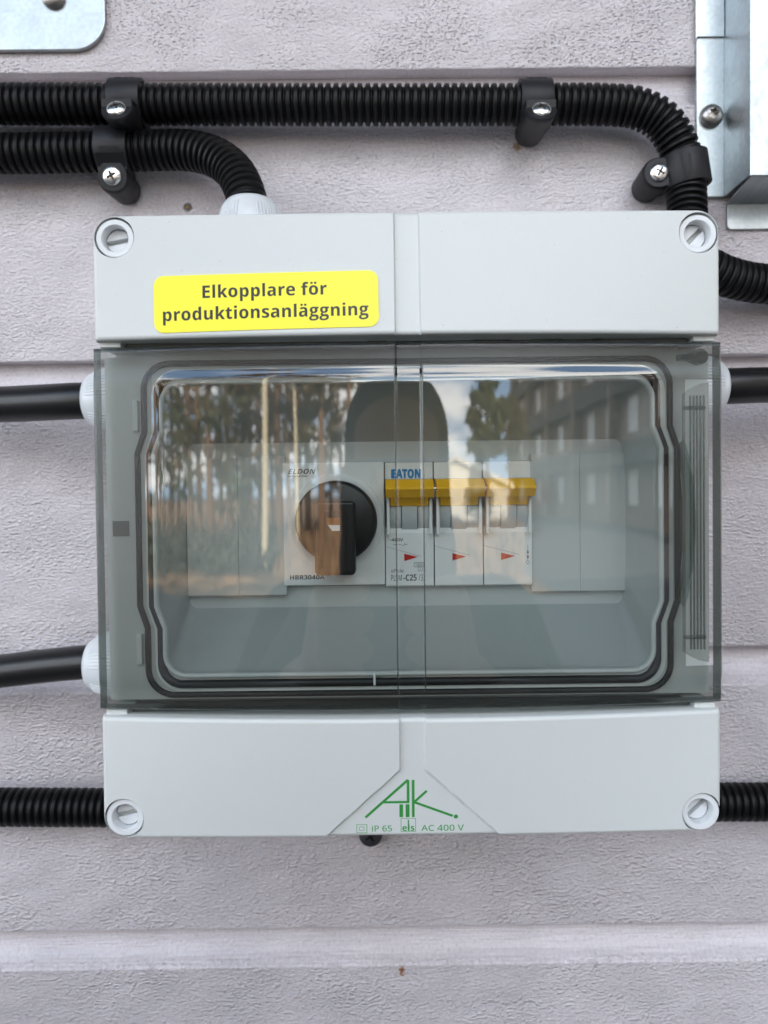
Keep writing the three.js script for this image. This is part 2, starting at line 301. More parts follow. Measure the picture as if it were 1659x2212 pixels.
// ---- front covers
function heightSolid(xs, ylo, yhi, rows, zf, zb) {
  const nx = xs.length, ny = rows.length, pos = [], idx = [];
  for (let s = 0; s < 2; s++) for (let i = 0; i < nx; i++) for (let j = 0; j < ny; j++) { const x = xs[i], y = ylo(x) + (yhi(x) - ylo(x)) * rows[j]; pos.push(x, y, s ? zb : zf(x, y)); }
  const id = (s, i, j) => (s * nx + i) * ny + j;
  for (let i = 0; i + 1 < nx; i++) for (let j = 0; j + 1 < ny; j++) {
    idx.push(id(0, i, j), id(0, i + 1, j), id(0, i + 1, j + 1), id(0, i, j), id(0, i + 1, j + 1), id(0, i, j + 1));
    idx.push(id(1, i, j), id(1, i + 1, j + 1), id(1, i + 1, j), id(1, i, j), id(1, i, j + 1), id(1, i + 1, j + 1));
  }
  for (let i = 0; i + 1 < nx; i++) for (const j of [0, ny - 1]) { const a = id(0, i, j), b = id(0, i + 1, j), c = id(1, i, j), d = id(1, i + 1, j); j ? idx.push(a, b, d, a, d, c) : idx.push(a, d, b, a, c, d); }
  for (let j = 0; j + 1 < ny; j++) for (const i of [0, nx - 1]) { const a = id(0, i, j), b = id(0, i, j + 1), c = id(1, i, j), d = id(1, i, j + 1); i ? idx.push(a, d, b, a, c, d) : idx.push(a, b, d, a, d, c); }
  const g = new THREE.BufferGeometry(); g.setAttribute('position', new THREE.Float32BufferAttribute(pos, 3)); g.setIndex(idx); return g;
}
const fillet = (d, r) => d >= r ? 0 : r - Math.sqrt(Math.max(0, r * r - (r - Math.max(0, d)) ** 2));
const STRIP = 0.00385;
function steps(list) { return [...new Set(list.map((v) => +v.toFixed(7)))].sort((a, b) => a - b); }
function coverGeometry(sign) {
  const y0 = 0.0590, y1 = W2, r = 0.0070, xs = [], rows = [];
  for (let i = 0; i <= 400; i++) xs.push(-W2 + 2 * W2 * i / 400);
  for (let i = 0; i <= 24; i++) for (const s of [-1, 1]) { xs.push(s * (W2 - 0.0072 * (1 - Math.cos(i / 24 * Math.PI / 2)))); xs.push(s * (STRIP - 0.0004 + 0.0008 * i / 24)); }
  for (let i = 0; i <= 80; i++) rows.push(i / 80);
  for (let i = 0; i <= 10; i++) { rows.push(0.035 * i / 10); rows.push(1 - 0.035 * i / 10); }
  const yEnd = (x) => { const d = Math.abs(x) - (W2 - r); return y1 - (d > 0 ? r - Math.sqrt(Math.max(0, r * r - d * d)) : 0); };
  const lo = sign > 0 ? () => y0 : (x) => -yEnd(x), hi = sign > 0 ? yEnd : () => -y0;
  const zf = (x, y) => {
    const a = Math.abs(y), t = (a - y0) / (y1 - y0), g = sign > 0 ? 1 - 0.8 * t : 1.25 - 0.9 * t;
    const ax = Math.abs(x), cx = ax - (W2 - r), cy = a - (y1 - r);
    const dEdge = cx > 0 && cy > 0 ? r - Math.hypot(cx, cy) : Math.min(W2 - ax, y1 - a), dIn = a - y0;
    let rec = 1 - sstep(STRIP - 0.0003, STRIP + 0.0003, ax);
    if (sign < 0) { const half = STRIP + Math.max(0, a - 0.0756) * 0.0238 / (W2 - 0.0756); rec = 1 - sstep(half - 0.00035, half + 0.00035, ax); }
    return BZ + bulge(x) * g - 0.0011 * rec - fillet(dEdge, 0.0013) - fillet(dIn, 0.0014);
  };
  return creased(heightSolid(steps(xs), lo, hi, steps(rows), zf, 0.0912), 0.55);
}
const CS = [[246.7, 513.4], [1508.8, 503], [269, 1767.4], [1515, 1755]].map(([x, y]) => { const p = at(x, y, BZ); return [p.x, p.y - Y0]; });
const holeTool = ([x, y], r = 0.0064) => new THREE.CylinderGeometry(r, r, 0.014, 48).rotateX(Math.PI / 2).translate(x, y, BZ + 0.0005);
const speck = (g, w, h, n) => { for (let i = 0; i < n; i++) { g.fillStyle = `rgba(90,90,85,${rr(0.1, 0.45)})`; const s = rr(0.5, 1.6); g.fillRect(rr(0, w), rr(0, h), s, s); } };
{
  const upperMap = canvasTex(1024, 256, (g, w, h) => { g.fillStyle = '#fff'; g.fillRect(0, 0, w, h); speck(g, w, h, 70); });
  const mU = M.shell.clone(); mU.map = upperMap; mU.bumpMap = grain.clone(); mU.bumpMap.repeat.set(10, 2);
  const up = planarUV(cut(coverGeometry(1), holeTool(CS[0]), holeTool(CS[1])), -W2, W2, 0.059, W2);
  part('upper_cover', up, mU, enc);
  // lower cover with its green print, laid out in tenths of a millimetre
  const X = (p) => (at(p, 1750, BZ + 0.002).x + W2) / (2 * W2), Yv = (p) => 1 - (at(890, p, BZ + 0.002).y - Y0 + W2) / (W2 - 0.059);
  const lowerMap = canvasTex(2048, 408, (g, w, h) => {
    g.fillStyle = '#fff'; g.fillRect(0, 0, w, h); speck(g, w, h, 90);
    const sx = 700 / 1659, px = (zx) => X((1280 + zx * sx) * 0.54861) * w, py = (zy) => Yv((3000 + zy * sx) * 0.54861) * h, k = px(1) - px(0);
    g.strokeStyle = g.fillStyle = '#3fae4c'; g.lineCap = 'butt'; g.lineJoin = 'round';
    const line = (pts, lw) => { g.lineWidth = lw * k; g.beginPath(); pts.forEach(([a, b], i) => i ? g.lineTo(px(a), py(b)) : g.moveTo(px(a), py(b))); g.stroke(); };
    line([[376, 518], [768, 160], [776, 165], [776, 372]], 24); line([[545, 370], [787, 370]], 22);
    line([[711, 392], [711, 518]], 34); line([[770, 392], [770, 518]], 36); line([[823, 155], [823, 518]], 25);
    line([[950, 262], [842, 362], [842, 376], [1192, 512]], 23);
    g.beginPath(); g.arc(px(1221), py(519), 20 * k, 0, 7); g.fill();
    g.globalAlpha = 0.75; line([[293, 588], [387, 588], [387, 669], [293, 669], [293, 584]], 6); line([[318, 611], [360, 611], [360, 646], [318, 646], [318, 609]], 5); g.globalAlpha = 1;
    g.globalAlpha = 0.8; line([[708, 532], [844, 532], [844, 660], [708, 660], [708, 530]], 5); g.globalAlpha = 1;
    const text = (s, x, y, size, wide, bold = '') => { g.save(); g.font = `${bold} ${size * k}px sans-serif`; g.translate(px(x), py(y)); const m = g.measureText(s).width; g.scale(wide * k / m, 1); g.fillText(s, 0, 0); g.restore(); };
    text('iP 65', 428, 660, 84, 200); text('AC 400 V', 898, 660, 84, 398); text('els', 716, 656, 84, 120, 'bold');
    line([[777, 545], [777, 652]], 12);
  });
  const mL = M.shell.clone(); mL.map = lowerMap; mL.bumpMap = mU.bumpMap;
  part('lower_cover', planarUV(cut(coverGeometry(-1), holeTool(CS[2]), holeTool(CS[3])), -W2, W2, -W2, -0.059), mL, enc);
}
// ---- quarter-turn plastic screws in the corners
{
  const ring = (pts) => new THREE.LatheGeometry(pts.map(([r, z]) => new THREE.Vector2(r / 1000, z / 1000)), 48).rotateX(Math.PI / 2);
  const sleeve = creased(ring([[4.0, -6.6], [4.0, -1], [4.05, -0.35], [4.35, 0], [5.7, 0], [6.0, -0.3], [6.05, -0.8], [6.05, -6]]), 0.7);
  const floor = new THREE.CylinderGeometry(0.0041, 0.0041, 0.001, 32).rotateX(Math.PI / 2).translate(0, 0, -0.0070);
  const angles = [0.18, 0.78, 0.23, 0.72];
  CS.forEach(([x, y], i) => {
    const g = new THREE.Group(); g.name = 'corner_screw'; g.position.set(x, y, BZ - 0.0007); enc.add(g);
    part('sleeve', sleeve, M.white, g);
    const halves = [1, -1].map((s) => { const sh = new THREE.Shape(); const a0 = Math.asin(0.0007 / 0.0038); sh.absarc(0, 0, 0.0038, s > 0 ? a0 : Math.PI + a0, s > 0 ? Math.PI - a0 : 2 * Math.PI - a0); sh.closePath(); return extrudeZ(sh, -0.0064, -0.0036, 0.0003, 20); });
    part('slotted_head', merge([...halves, floor.clone()]).rotateZ(angles[i]), M.white, g);
  });
}
// ---- yellow label
{
  const c = at(573, 650, BZ + 0.004), w = 0.0696, h = 0.0177, rot = 0.0095, sh = rrect(-w / 2, w / 2, -h / 2, h / 2, 0.0031);
  const map = canvasTex(1536, 390, (g, W, H) => {
    g.fillStyle = '#f7ec2c'; g.fillRect(0, 0, W, H);
    for (let i = 0; i < 1500; i++) { g.fillStyle = `rgba(${rnd() > 0.5 ? '255,255,120' : '225,215,20'},0.10)`; g.fillRect(rr(0, W), rr(0, H), 3, 3); }
    g.fillStyle = '#131415';
    const line = (s, x0, x1, base, size) => { g.save(); g.font = `bold ${size}px sans-serif`; g.translate(x0 * W, base * H); g.scale((x1 - x0) * W / g.measureText(s).width, 1); g.fillText(s, 0, 0); g.restore(); };
    line('Elkopplare för', 0.212, 0.774, 0.415, 120); line('produktionsanläggning', 0.034, 0.957, 0.795, 120);
  });
  const g = extrudeZ(sh, 0, 0.00022, 0, 8); planarUV(g, -w / 2, w / 2, -h / 2, h / 2);
  // lies on the curved cover
  const gs = (() => { const sub = prep(g), n = 60; return sub; })();
  const cols = 70, rowsN = 6, pos = [], uv = [], idx = [];
  const inside = (u) => { const x = (u - 0.5) * w, d = Math.abs(x) - (w / 2 - 0.0031); return h / 2 - (d > 0 ? 0.0031 - Math.sqrt(Math.max(0, 0.0031 ** 2 - d * d)) : 0); };
  const zAt = (x, y) => { const t = (Math.abs(y) - 0.059) / (W2 - 0.059); return BZ + bulge(x) * (1 - 0.8 * t); };
  for (let s = 0; s < 2; s++) for (let i = 0; i <= cols; i++) { const t = i / cols, u = t < 0.1 ? 0.5 * 0.0891 * (1 - Math.cos(t / 0.1 * Math.PI / 2)) * 2 * 0.5 : t > 0.9 ? 1 - 0.5 * 0.0891 * (1 - Math.cos((1 - t) / 0.1 * Math.PI / 2)) * 2 * 0.5 : 0.04455 + (t - 0.1) / 0.8 * 0.9109; const H = inside(u); for (let j = 0; j <= rowsN; j++) { const lx = (u - 0.5) * w, ly = -H + 2 * H * j / rowsN, x = c.x + lx * Math.cos(rot) - ly * Math.sin(rot), y = c.y - Y0 + lx * Math.sin(rot) + ly * Math.cos(rot); pos.push(x, y, zAt(x, y) + (s ? -0.0002 : 0.00028)); uv.push(u, ly / h + 0.5); } }
  const id = (s, i, j) => (s * (cols + 1) + i) * (rowsN + 1) + j;
  for (let i = 0; i < cols; i++) for (let j = 0; j < rowsN; j++) idx.push(id(0, i, j), id(0, i + 1, j), id(0, i + 1, j + 1), id(0, i, j), id(0, i + 1, j + 1), id(0, i, j + 1));
  for (let i = 0; i < cols; i++) for (const j of [0, rowsN]) { const a = id(0, i, j), b = id(0, i + 1, j), cc = id(1, i, j), d = id(1, i + 1, j); idx.push(a, b, d, a, d, cc); }
  const q = new THREE.BufferGeometry(); q.setAttribute('position', new THREE.Float32BufferAttribute(pos, 3)); q.setAttribute('uv', new THREE.Float32BufferAttribute(uv, 2)); q.setIndex(idx); 
  part('label', crease(q, 0.8), std({ name: 'yellow_label', map, roughness: 0.38 }), enc, 'yellow label reading Elkopplare för produktionsanläggning');
}
// ---- smoked lid: frosted frame, clear window, edge walls, latch
const lid = new THREE.Group(); lid.name = 'lid'; lid.userData.label = 'smoked transparent lid with clear window and ribbed latch'; enc.add(lid);
{
  const LX = 0.0988, LT = 0.0569, LB = -0.0569, wn = 0.0797, ww = 0.0821, hy = 0.0500, a = 0.0236, b = 0.0305, yc = -0.0006, rc = 0.0085;
  const zf = (x, y) => {
    const ax = Math.abs(x), rec = 1 - sstep(STRIP - 0.00045, STRIP + 0.00045, ax), ay = Math.abs(y - yc);
    return BZ + 0.0006 + bulge(x) - 0.0011 * rec - 0.0007 * sstep(hy - 0.0055, hy + 0.0005, ay) ** 2 - 0.0002 * sstep(wn - 0.004, ww + 0.001, ax) - fillet(Math.min(LX - ax, LT - y, y - LB), 0.0016);
  };
  const norm = (x, y) => { const e = 0.00006; return new THREE.Vector3(-(zf(x + e, y) - zf(x - e, y)) / (2 * e), -(zf(x, y + e) - zf(x, y - e)) / (2 * e), 1).normalize(); };
  function patch(xs, lo, hi, rows) {
    const pos = [], nor = [], uv = [], idx = [], ny = rows.length;
    xs.forEach((x) => rows.forEach((t) => { const y = lo(x) + (hi(x) - lo(x)) * t, n = norm(x, y); pos.push(x, y, zf(x, y)); nor.push(n.x, n.y, n.z); uv.push(x, y); }));
    for (let i = 0; i + 1 < xs.length; i++) for (let j = 0; j + 1 < ny; j++) { const p = i * ny + j; idx.push(p, p + ny, p + ny + 1, p, p + ny + 1, p + 1); }
    const g = new THREE.BufferGeometry(); g.setAttribute('position', new THREE.Float32BufferAttribute(pos, 3)); g.setAttribute('normal', new THREE.Float32BufferAttribute(nor, 3)); g.setAttribute('uv', new THREE.Float32BufferAttribute(uv, 2)); g.setIndex(idx); return g;
  }
  const win = (x) => { const ax = Math.abs(x); if (ax > wn) return a + (b - a) * Math.max(0, ww - ax) / (ww - wn); const d = ax - (wn - rc); return hy - (d > 0 ? rc - Math.sqrt(Math.max(0, rc * rc - d * d)) : 0); };
  const lin = (p, q, n) => Array.from({ length: n + 1 }, (_, i) => p + (q - p) * i / n);
  const xs = steps([...lin(-ww, ww, 180), ...lin(-wn, -wn + rc, 14), ...lin(wn - rc, wn, 14), -wn, wn, -wn - 1e-6, wn + 1e-6, ...lin(-STRIP - 0.0005, -STRIP + 0.0005, 14), ...lin(STRIP - 0.0005, STRIP + 0.0005, 14)]);
  const rows = steps([...lin(0, 1, 60), ...lin(0, 0.07, 16), ...lin(0.93, 1, 16)]);
  part('window', patch(xs, (x) => yc - win(x), (x) => yc + win(x), rows), M.window, lid, 'glossy clear smoked window reflecting trees sky and a person');
  for (const sx of [-1, 1]) part('refraction_strip', box(sx * (STRIP + 0.0004) - 0.00022, sx * (STRIP + 0.0004) + 0.00022, yc - hy, yc + hy, BZ + 0.0054, BZ + 0.0063, 0.0001), M.ribs, lid);  // added strips that draw the refraction lines along the recess edges
  const ex = lin(0, 1, 10).map((t) => t * t), fr = steps([...lin(0, 1, 10), ...lin(0.55, 1, 14)]), rf = steps([...lin(0, 1, 60), ...lin(0, 0.02, 8), ...lin(0.98, 1, 8)]);
  const side = steps([...lin(ww, LX, 12), ...lin(LX - 0.0018, LX, 10)]);
  const LATX0 = 0.0862, LATX1 = 0.0953, LATY = 0.0436;
  const frame = [patch(xs, (x) => yc + win(x), () => LT, fr), patch(xs, () => LB, (x) => yc - win(x), fr.map((t) => 1 - t).sort((p, q) => p - q)), patch(side.map((x) => -x).reverse(), () => LB, () => LT, rf),
    patch(side, () => LATY + 0.0012, () => LT, fr), patch(side, () => LB, () => -LATY - 0.0012, fr), patch(lin(ww, LATX0, 3), () => -LATY - 0.0012, () => LATY + 0.0012, lin(0, 1, 40)), patch(steps([...lin(LATX1, LX, 8), ...lin(LX - 0.0018, LX, 10)]), () => -LATY - 0.0012, () => LATY + 0.0012, lin(0, 1, 40))];
  part('frosted_frame', mergeGeometries(frame), M.frost, lid);
  // walls running back from the edge of the lid
  const per = [[LX, LT], [-LX, LT], [-LX, LB], [LX, LB]], pts = [];
  for (let k = 0; k < 4; k++) for (let i = 0; i < 40; i++) { const [x0, y0] = per[k], [x1, y1] = per[(k + 1) % 4]; pts.push([x0 + (x1 - x0) * i / 40, y0 + (y1 - y0) * i / 40]); }
  const inset = pts.map(([x, y]) => [x * 0.998, y * 0.998]);
  part('edge_wall', crease(bands([pts.map(([x, y]) => new THREE.Vector3(x, y, BZ + 0.0006 + bulge(x) - 0.0023)), inset.map(([x, y]) => new THREE.Vector3(x, y, BZ - 0.0075 + bulge(x)))].reverse()), 0.6), M.rim, lid);
  // flange of the hinge seen in the slots above and below the lid
  for (const s of [1, -1]) part('hinge_flange', box(-0.0898, 0.0898, s > 0 ? 0.0578 : -0.0602, s > 0 ? 0.0606 : -0.0578, 0.0935, 0.1020, 0.0005), std({ name: 'dark_smoked_plastic', color: rgb(0.055, 0.068, 0.063), roughness: 0.35 }), lid);
  const lug = (px, py, w, s) => { const q = at(px, py, 0.1022); return box(q.x - w / 2, q.x + w / 2, q.y - Y0 - 0.0007, q.y - Y0 + 0.0007, 0.1015, 0.1030, 0.0003); };
  for (const [px, w] of [[1062, 0.012], [1180, 0.010], [1290, 0.003], [815, 0.006], [330, 0.005]]) part('hinge_lug', lug(px, 733, w), M.clear, lid);
  for (const [px, w] of [[610, 0.006], [1048, 0.006], [925, 0.004], [335, 0.005]]) part('hinge_lug', lug(px, 1547, w), M.clear, lid);
  // ribbed latch
  const latch = new THREE.Group(); latch.name = 'latch'; lid.add(latch);
  const zl = (x) => BZ + 0.0006 + bulge(x) - 0.0006 - 0.0004;
  const bow = (x, s) => s * (LATY + 0.0006 - 0.0036 * ((LATX1 - x) / (LATX1 - LATX0)) ** 2);
  const lp = [], lx = lin(LATX0 + 0.0003, LATX1 - 0.0007, 10);
  const plate = new THREE.Shape([...lx.map((x) => new THREE.Vector2(x, bow(x, 1))), ...[...lx].reverse().map((x) => new THREE.Vector2(x, bow(x, -1)))]);
  part('latch_plate', extrudeZ(plate, 0.1050, 0.1064, 0.0003), M.latch, latch);
  for (let i = 0; i < 5; i++) { const x = 0.0886 + i * 0.00105; part('rib', box(x - 0.00017, x + 0.00017, -0.0400, 0.0400, 0.1062, 0.1072, 0.0001), M.ribs, latch); }
  for (const y of [0.0362, -0.0362]) part('cross_rib', box(LATX0 + 0.0004, 0.0935, y - 0.0006, y + 0.0006, 0.1050, 0.1068, 0.0003), M.ribs, latch);
  // finger recess: a curved scoop at the latch's inner side
  const sc = []; for (let i = 0; i <= 24; i++) { const t = -1 + i / 12, y = t * 0.0262; sc.push([0.0857 + 0.0037 * (1 - t * t) ** 0.8, y]); }
  const sLoops = [0, 1, 2, 3].map((k) => sc.map(([x, y]) => new THREE.Vector3(0.0857 + (x - 0.0857) * (1 - k * 0.12), y * (1 - 0.02 * k), 0.1088 - k * 0.0022)));
  part('finger_scoop', bands(sLoops, false), M.clear, lid);
  part('scoop_floor', new THREE.ExtrudeGeometry(new THREE.Shape([...sc.map(([x, y]) => new THREE.Vector2(0.0857 + (x - 0.0857) * 0.64, y * 0.94)), new THREE.Vector2(0.0857, 0.0246), new THREE.Vector2(0.0857, -0.0246)]), { depth: 0.0006, bevelEnabled: false }).translate(0, 0, 0.1012), M.clear, lid);
  // moulded drop shape near the upper right corner
  const q = at(1512, 771, BZ + 0.001); q.y -= Y0;
  const drop = new THREE.Shape(); drop.absarc(q.x + 0.0008, q.y + 0.0004, 0.0024, -2.4, 2.1); drop.quadraticCurveTo(q.x - 0.002, q.y + 0.0011, q.x - 0.0058, q.y + 0.0012); drop.lineTo(q.x - 0.0058, q.y - 0.0006); drop.quadraticCurveTo(q.x - 0.002, q.y - 0.0004, q.x - 0.0010, q.y - 0.0014);
  part('lock_boss', extrudeZ(drop, 0.1030, 0.1072, 0.0006), M.clear, lid);
}
// ---- cable glands
function gland(name, pos, dir, r, len, label) {
  const g = new THREE.Group(); g.name = 'cable_gland'; g.position.set(...pos); g.quaternion.setFromUnitVectors(new THREE.Vector3(0, 0, 1), new THREE.Vector3(...dir)); enc.add(g); g.userData.label = label;
  const L = (pts, n) => new THREE.LatheGeometry(pts.map(([x, z]) => new THREE.Vector2(x, z)), n).rotateX(Math.PI / 2);
  const dome = []; for (let i = 0; i <= 14; i++) { const t = i / 14 * Math.PI / 2; dome.push([0.0074 + (r - 0.0074) * Math.cos(t), len - (len * 0.62) * (1 - Math.sin(t))]); }
  part('dome_nut', creased(L([[r, len * 0.25], ...dome, [0.0079, len - 0.004]], 48), 0.7), M.gland, g);
  const zr = (k) => { const c = 1 - (1 - k) / 0.62; return new THREE.Vector3(0, 0.0074 + (r - 0.0074) * Math.sqrt(Math.max(0, 1 - c * c)) + 0.00005, len * k); };
  const fl = []; for (let i = 0; i < 60; i++) if (i % 12 < 7) fl.push(merge([rod(zr(0.55), zr(0.74), 0.00042, 0.00040, 6), rod(zr(0.74), zr(0.88), 0.00040, 0.00022, 6)]).rotateZ(i / 60 * Math.PI * 2 - 0.25));
  part('grip_ribs', merge(fl), M.gland, g);
  part('hex_body', new THREE.CylinderGeometry(r * 1.02, r * 1.02, len * 0.27, 6).rotateX(Math.PI / 2).translate(0, 0, len * 0.125), M.gland, g);
}
const GZ = 0.035;
const gy = (p) => at(300, p, GZ).y - Y0;
gland('g', [-W2 + 0.001, gy(864), GZ], [-1, 0, 0], 0.0138, 0.0308, 'white cable gland on the left side, the upper one');
gland('g', [-W2 + 0.001, gy(1433), GZ], [-1, 0, 0], 0.0140, 0.0322, 'white cable gland on the left side, the lower one');
gland('g', [W2 - 0.001, at(1560, 836, GZ).y - Y0, GZ], [1, 0, 0], 0.0140, 0.0335, 'white cable gland on the right side');
gland('g', [at(541, 440, GZ).x, W2 - 0.001, GZ], [0, 1, 0], 0.0146, 0.0325, 'white cable gland on the top side');

// ---------------------------------------------------------------- devices inside the enclosure
const DZ = 0.073;
{
  // blanking plates
  const bl = (name, label, x0, x1, y0, y1, seam, z) => {
    const a = at(x0, y1, z), b = at(x1, y0, z), s = at(seam, y0, z).x, t = thing(name, label, 'blanking plate', [(a.x + b.x) / 2, a.y, z - 0.003], 'blanking plates beside the devices');
    wpart('blank_module', box(a.x, s - 0.00002, a.y, b.y, z - 0.0025, z, 0.00025), M.panel, t); wpart('blank_module', box(s + 0.00002, b.x, a.y, b.y, z - 0.0025, z, 0.00025), M.panel, t);
  };
  bl('blanking_plate', 'grey blanking plate left of the rotary switch inside the enclosure', 406, 616, 985.5, 1288, 512, 0.0722);
  bl('blanking_plate', 'grey blanking plate right of the circuit breaker inside the enclosure', 1149, 1354.5, 977.5, 1278, 1252, 0.0722);
}
{ // rotary switch
  const a = at(613.5, 1265.5, DZ), b = at(829.5, 998, DZ), sw = thing('rotary_switch', 'grey rotary main switch with black knob left of the circuit breaker', 'rotary switch', [(a.x + b.x) / 2, a.y, 0.045]);
  const face = canvasTex(1024, 1268, (g, w, h) => {
    g.fillStyle = '#fff'; g.fillRect(0, 0, w, h);
    const k = w / 1370, X = (z) => (z - 132) * k, Y = (z) => (z - 205) * (h / 1685);
    g.fillStyle = '#5c5652';
    const text = (s, x, y, size, wide, f) => { g.save(); g.font = `${f} ${size * k}px sans-serif`; g.translate(X(x), Y(y)); g.scale(wide * k / g.measureText(s).width, 1); g.fillText(s, 0, 0); g.restore(); };
    text('ELDON', 200, 355, 96, 372, 'italic bold'); text('INSTALLATION', 198, 398, 32, 270, 'bold'); 
    g.fillStyle = '#48484a'; text('HBR3040A', 206, 1806, 84, 475, 'bold');
  });
  const fm = M.device.clone(); fm.map = face;
  wpart('switch_housing', planarUV(box(a.x, b.x, a.y, b.y, 0.045, DZ, 0.0005), a.x, b.x, a.y, b.y), fm, sw);
  const px = (z) => (1080 + z / 3.456) * 0.54861, py = (z) => (1760 + z / 3.456) * 0.54861, pt = (x, y, z) => at(px(x), py(y), z);
  const c = pt(840, 1035, 0.075);
  const L = (pts) => new THREE.LatheGeometry(pts.map(([r, z]) => new THREE.Vector2(r / 1000, z / 1000)), 72).rotateX(Math.PI / 2);
  const kc = pt(824, 1024, 0.084);
  wpart('collar', creased(L([[0.1, 0.9], [15.0, 0.9], [16.2, 1.0], [16.7, 0.8], [16.9, 0]]), 0.6).translate(kc.x, kc.y, DZ), M.device, sw);
  const knob = new THREE.Group(); knob.name = 'knob'; knob.position.set(kc.x - sw.position.x, kc.y - sw.position.y, DZ - 0.045); sw.add(knob);
  part('disc', creased(L([[14.6, 0.5], [14.4, 5.5], [13.9, 6.3], [12.8, 6.8], [0.01, 6.9]]), 0.7), M.knob, knob);
  const gripW = 0.0070, bot = -(1243 - 1128.6) / F * 0.264 - 0.0002;
  part('grip', extrudeZ(rrect(-gripW, gripW, bot, 0.0072, 0.0016), 0.0035, 0.0125, 0.0011), M.knob, knob);
  part('grip_cap', box(-0.0040, 0.0040, -0.0150, 0.0040, 0.0124, 0.0128, 0.0002), M.knob, knob);
  part('indicator_window', merge([box(-0.0026, 0.0018, -0.0008, 0.0016, 0.0127, 0.0131)]), std({ name: 'amber_indicator', color: rgb(0.30, 0.10, 0.02), roughness: 0.4 }), knob);
  const tri = new THREE.Shape([[-0.0022, -0.0009], [0.0018, -0.0009], [0.0018, -0.0029], [-0.0008, -0.0029]].map((v) => new THREE.Vector2(...v)));
  part('indicator_arrow', extrudeZ(tri, 0.0126, 0.0131, 0), M.white, knob);
  // raised marks on the face
  const ridge = (pts, r = 0.00022) => new THREE.TubeGeometry(new THREE.CatmullRomCurve3(pts), Math.max(4, pts.length * 6), r, 6);
  const bar = (x0, y0, x1, y1, w) => ridge([pt(x0 - w, y0, DZ), pt(x0 - w, (y0 + y1) / 2, DZ), pt(x1 - w, y1, DZ), pt(x1 + w, y1, DZ), pt(x1 + w, (y0 + y1) / 2, DZ), pt(x0 + w, y0, DZ)]);
  wpart('raised_mark', bar(803, 250, 803, 415, 12), M.device, sw);
  const arc = []; for (let i = 0; i <= 14; i++) { const t = (101 + i * 5.8) / 180 * Math.PI; arc.push(pt(830 + 645 * Math.cos(t), 1045 - 640 * Math.sin(t), DZ)); }
  wpart('raised_mark', ridge(arc), M.device, sw);
  const ring = []; for (let i = 0; i <= 16; i++) { const t = i / 16 * Math.PI * 2; ring.push(pt(193 + 24 * Math.cos(t), 1062 - 50 * Math.sin(t), DZ)); }
  wpart('raised_mark', ridge(ring), M.device, sw);
  wpart('raised_mark', merge([bar(1355, 280, 1355, 420, 12), ridge([pt(1285, 495, DZ), pt(1340, 600, DZ), pt(1360, 680, DZ), pt(1362, 770, DZ)]), ridge(Array.from({ length: 13 }, (_, i) => pt(1356 + 36 * Math.cos(i / 6 * Math.PI), 460 - 40 * Math.sin(i / 6 * Math.PI), DZ)))]), M.device, sw);
}
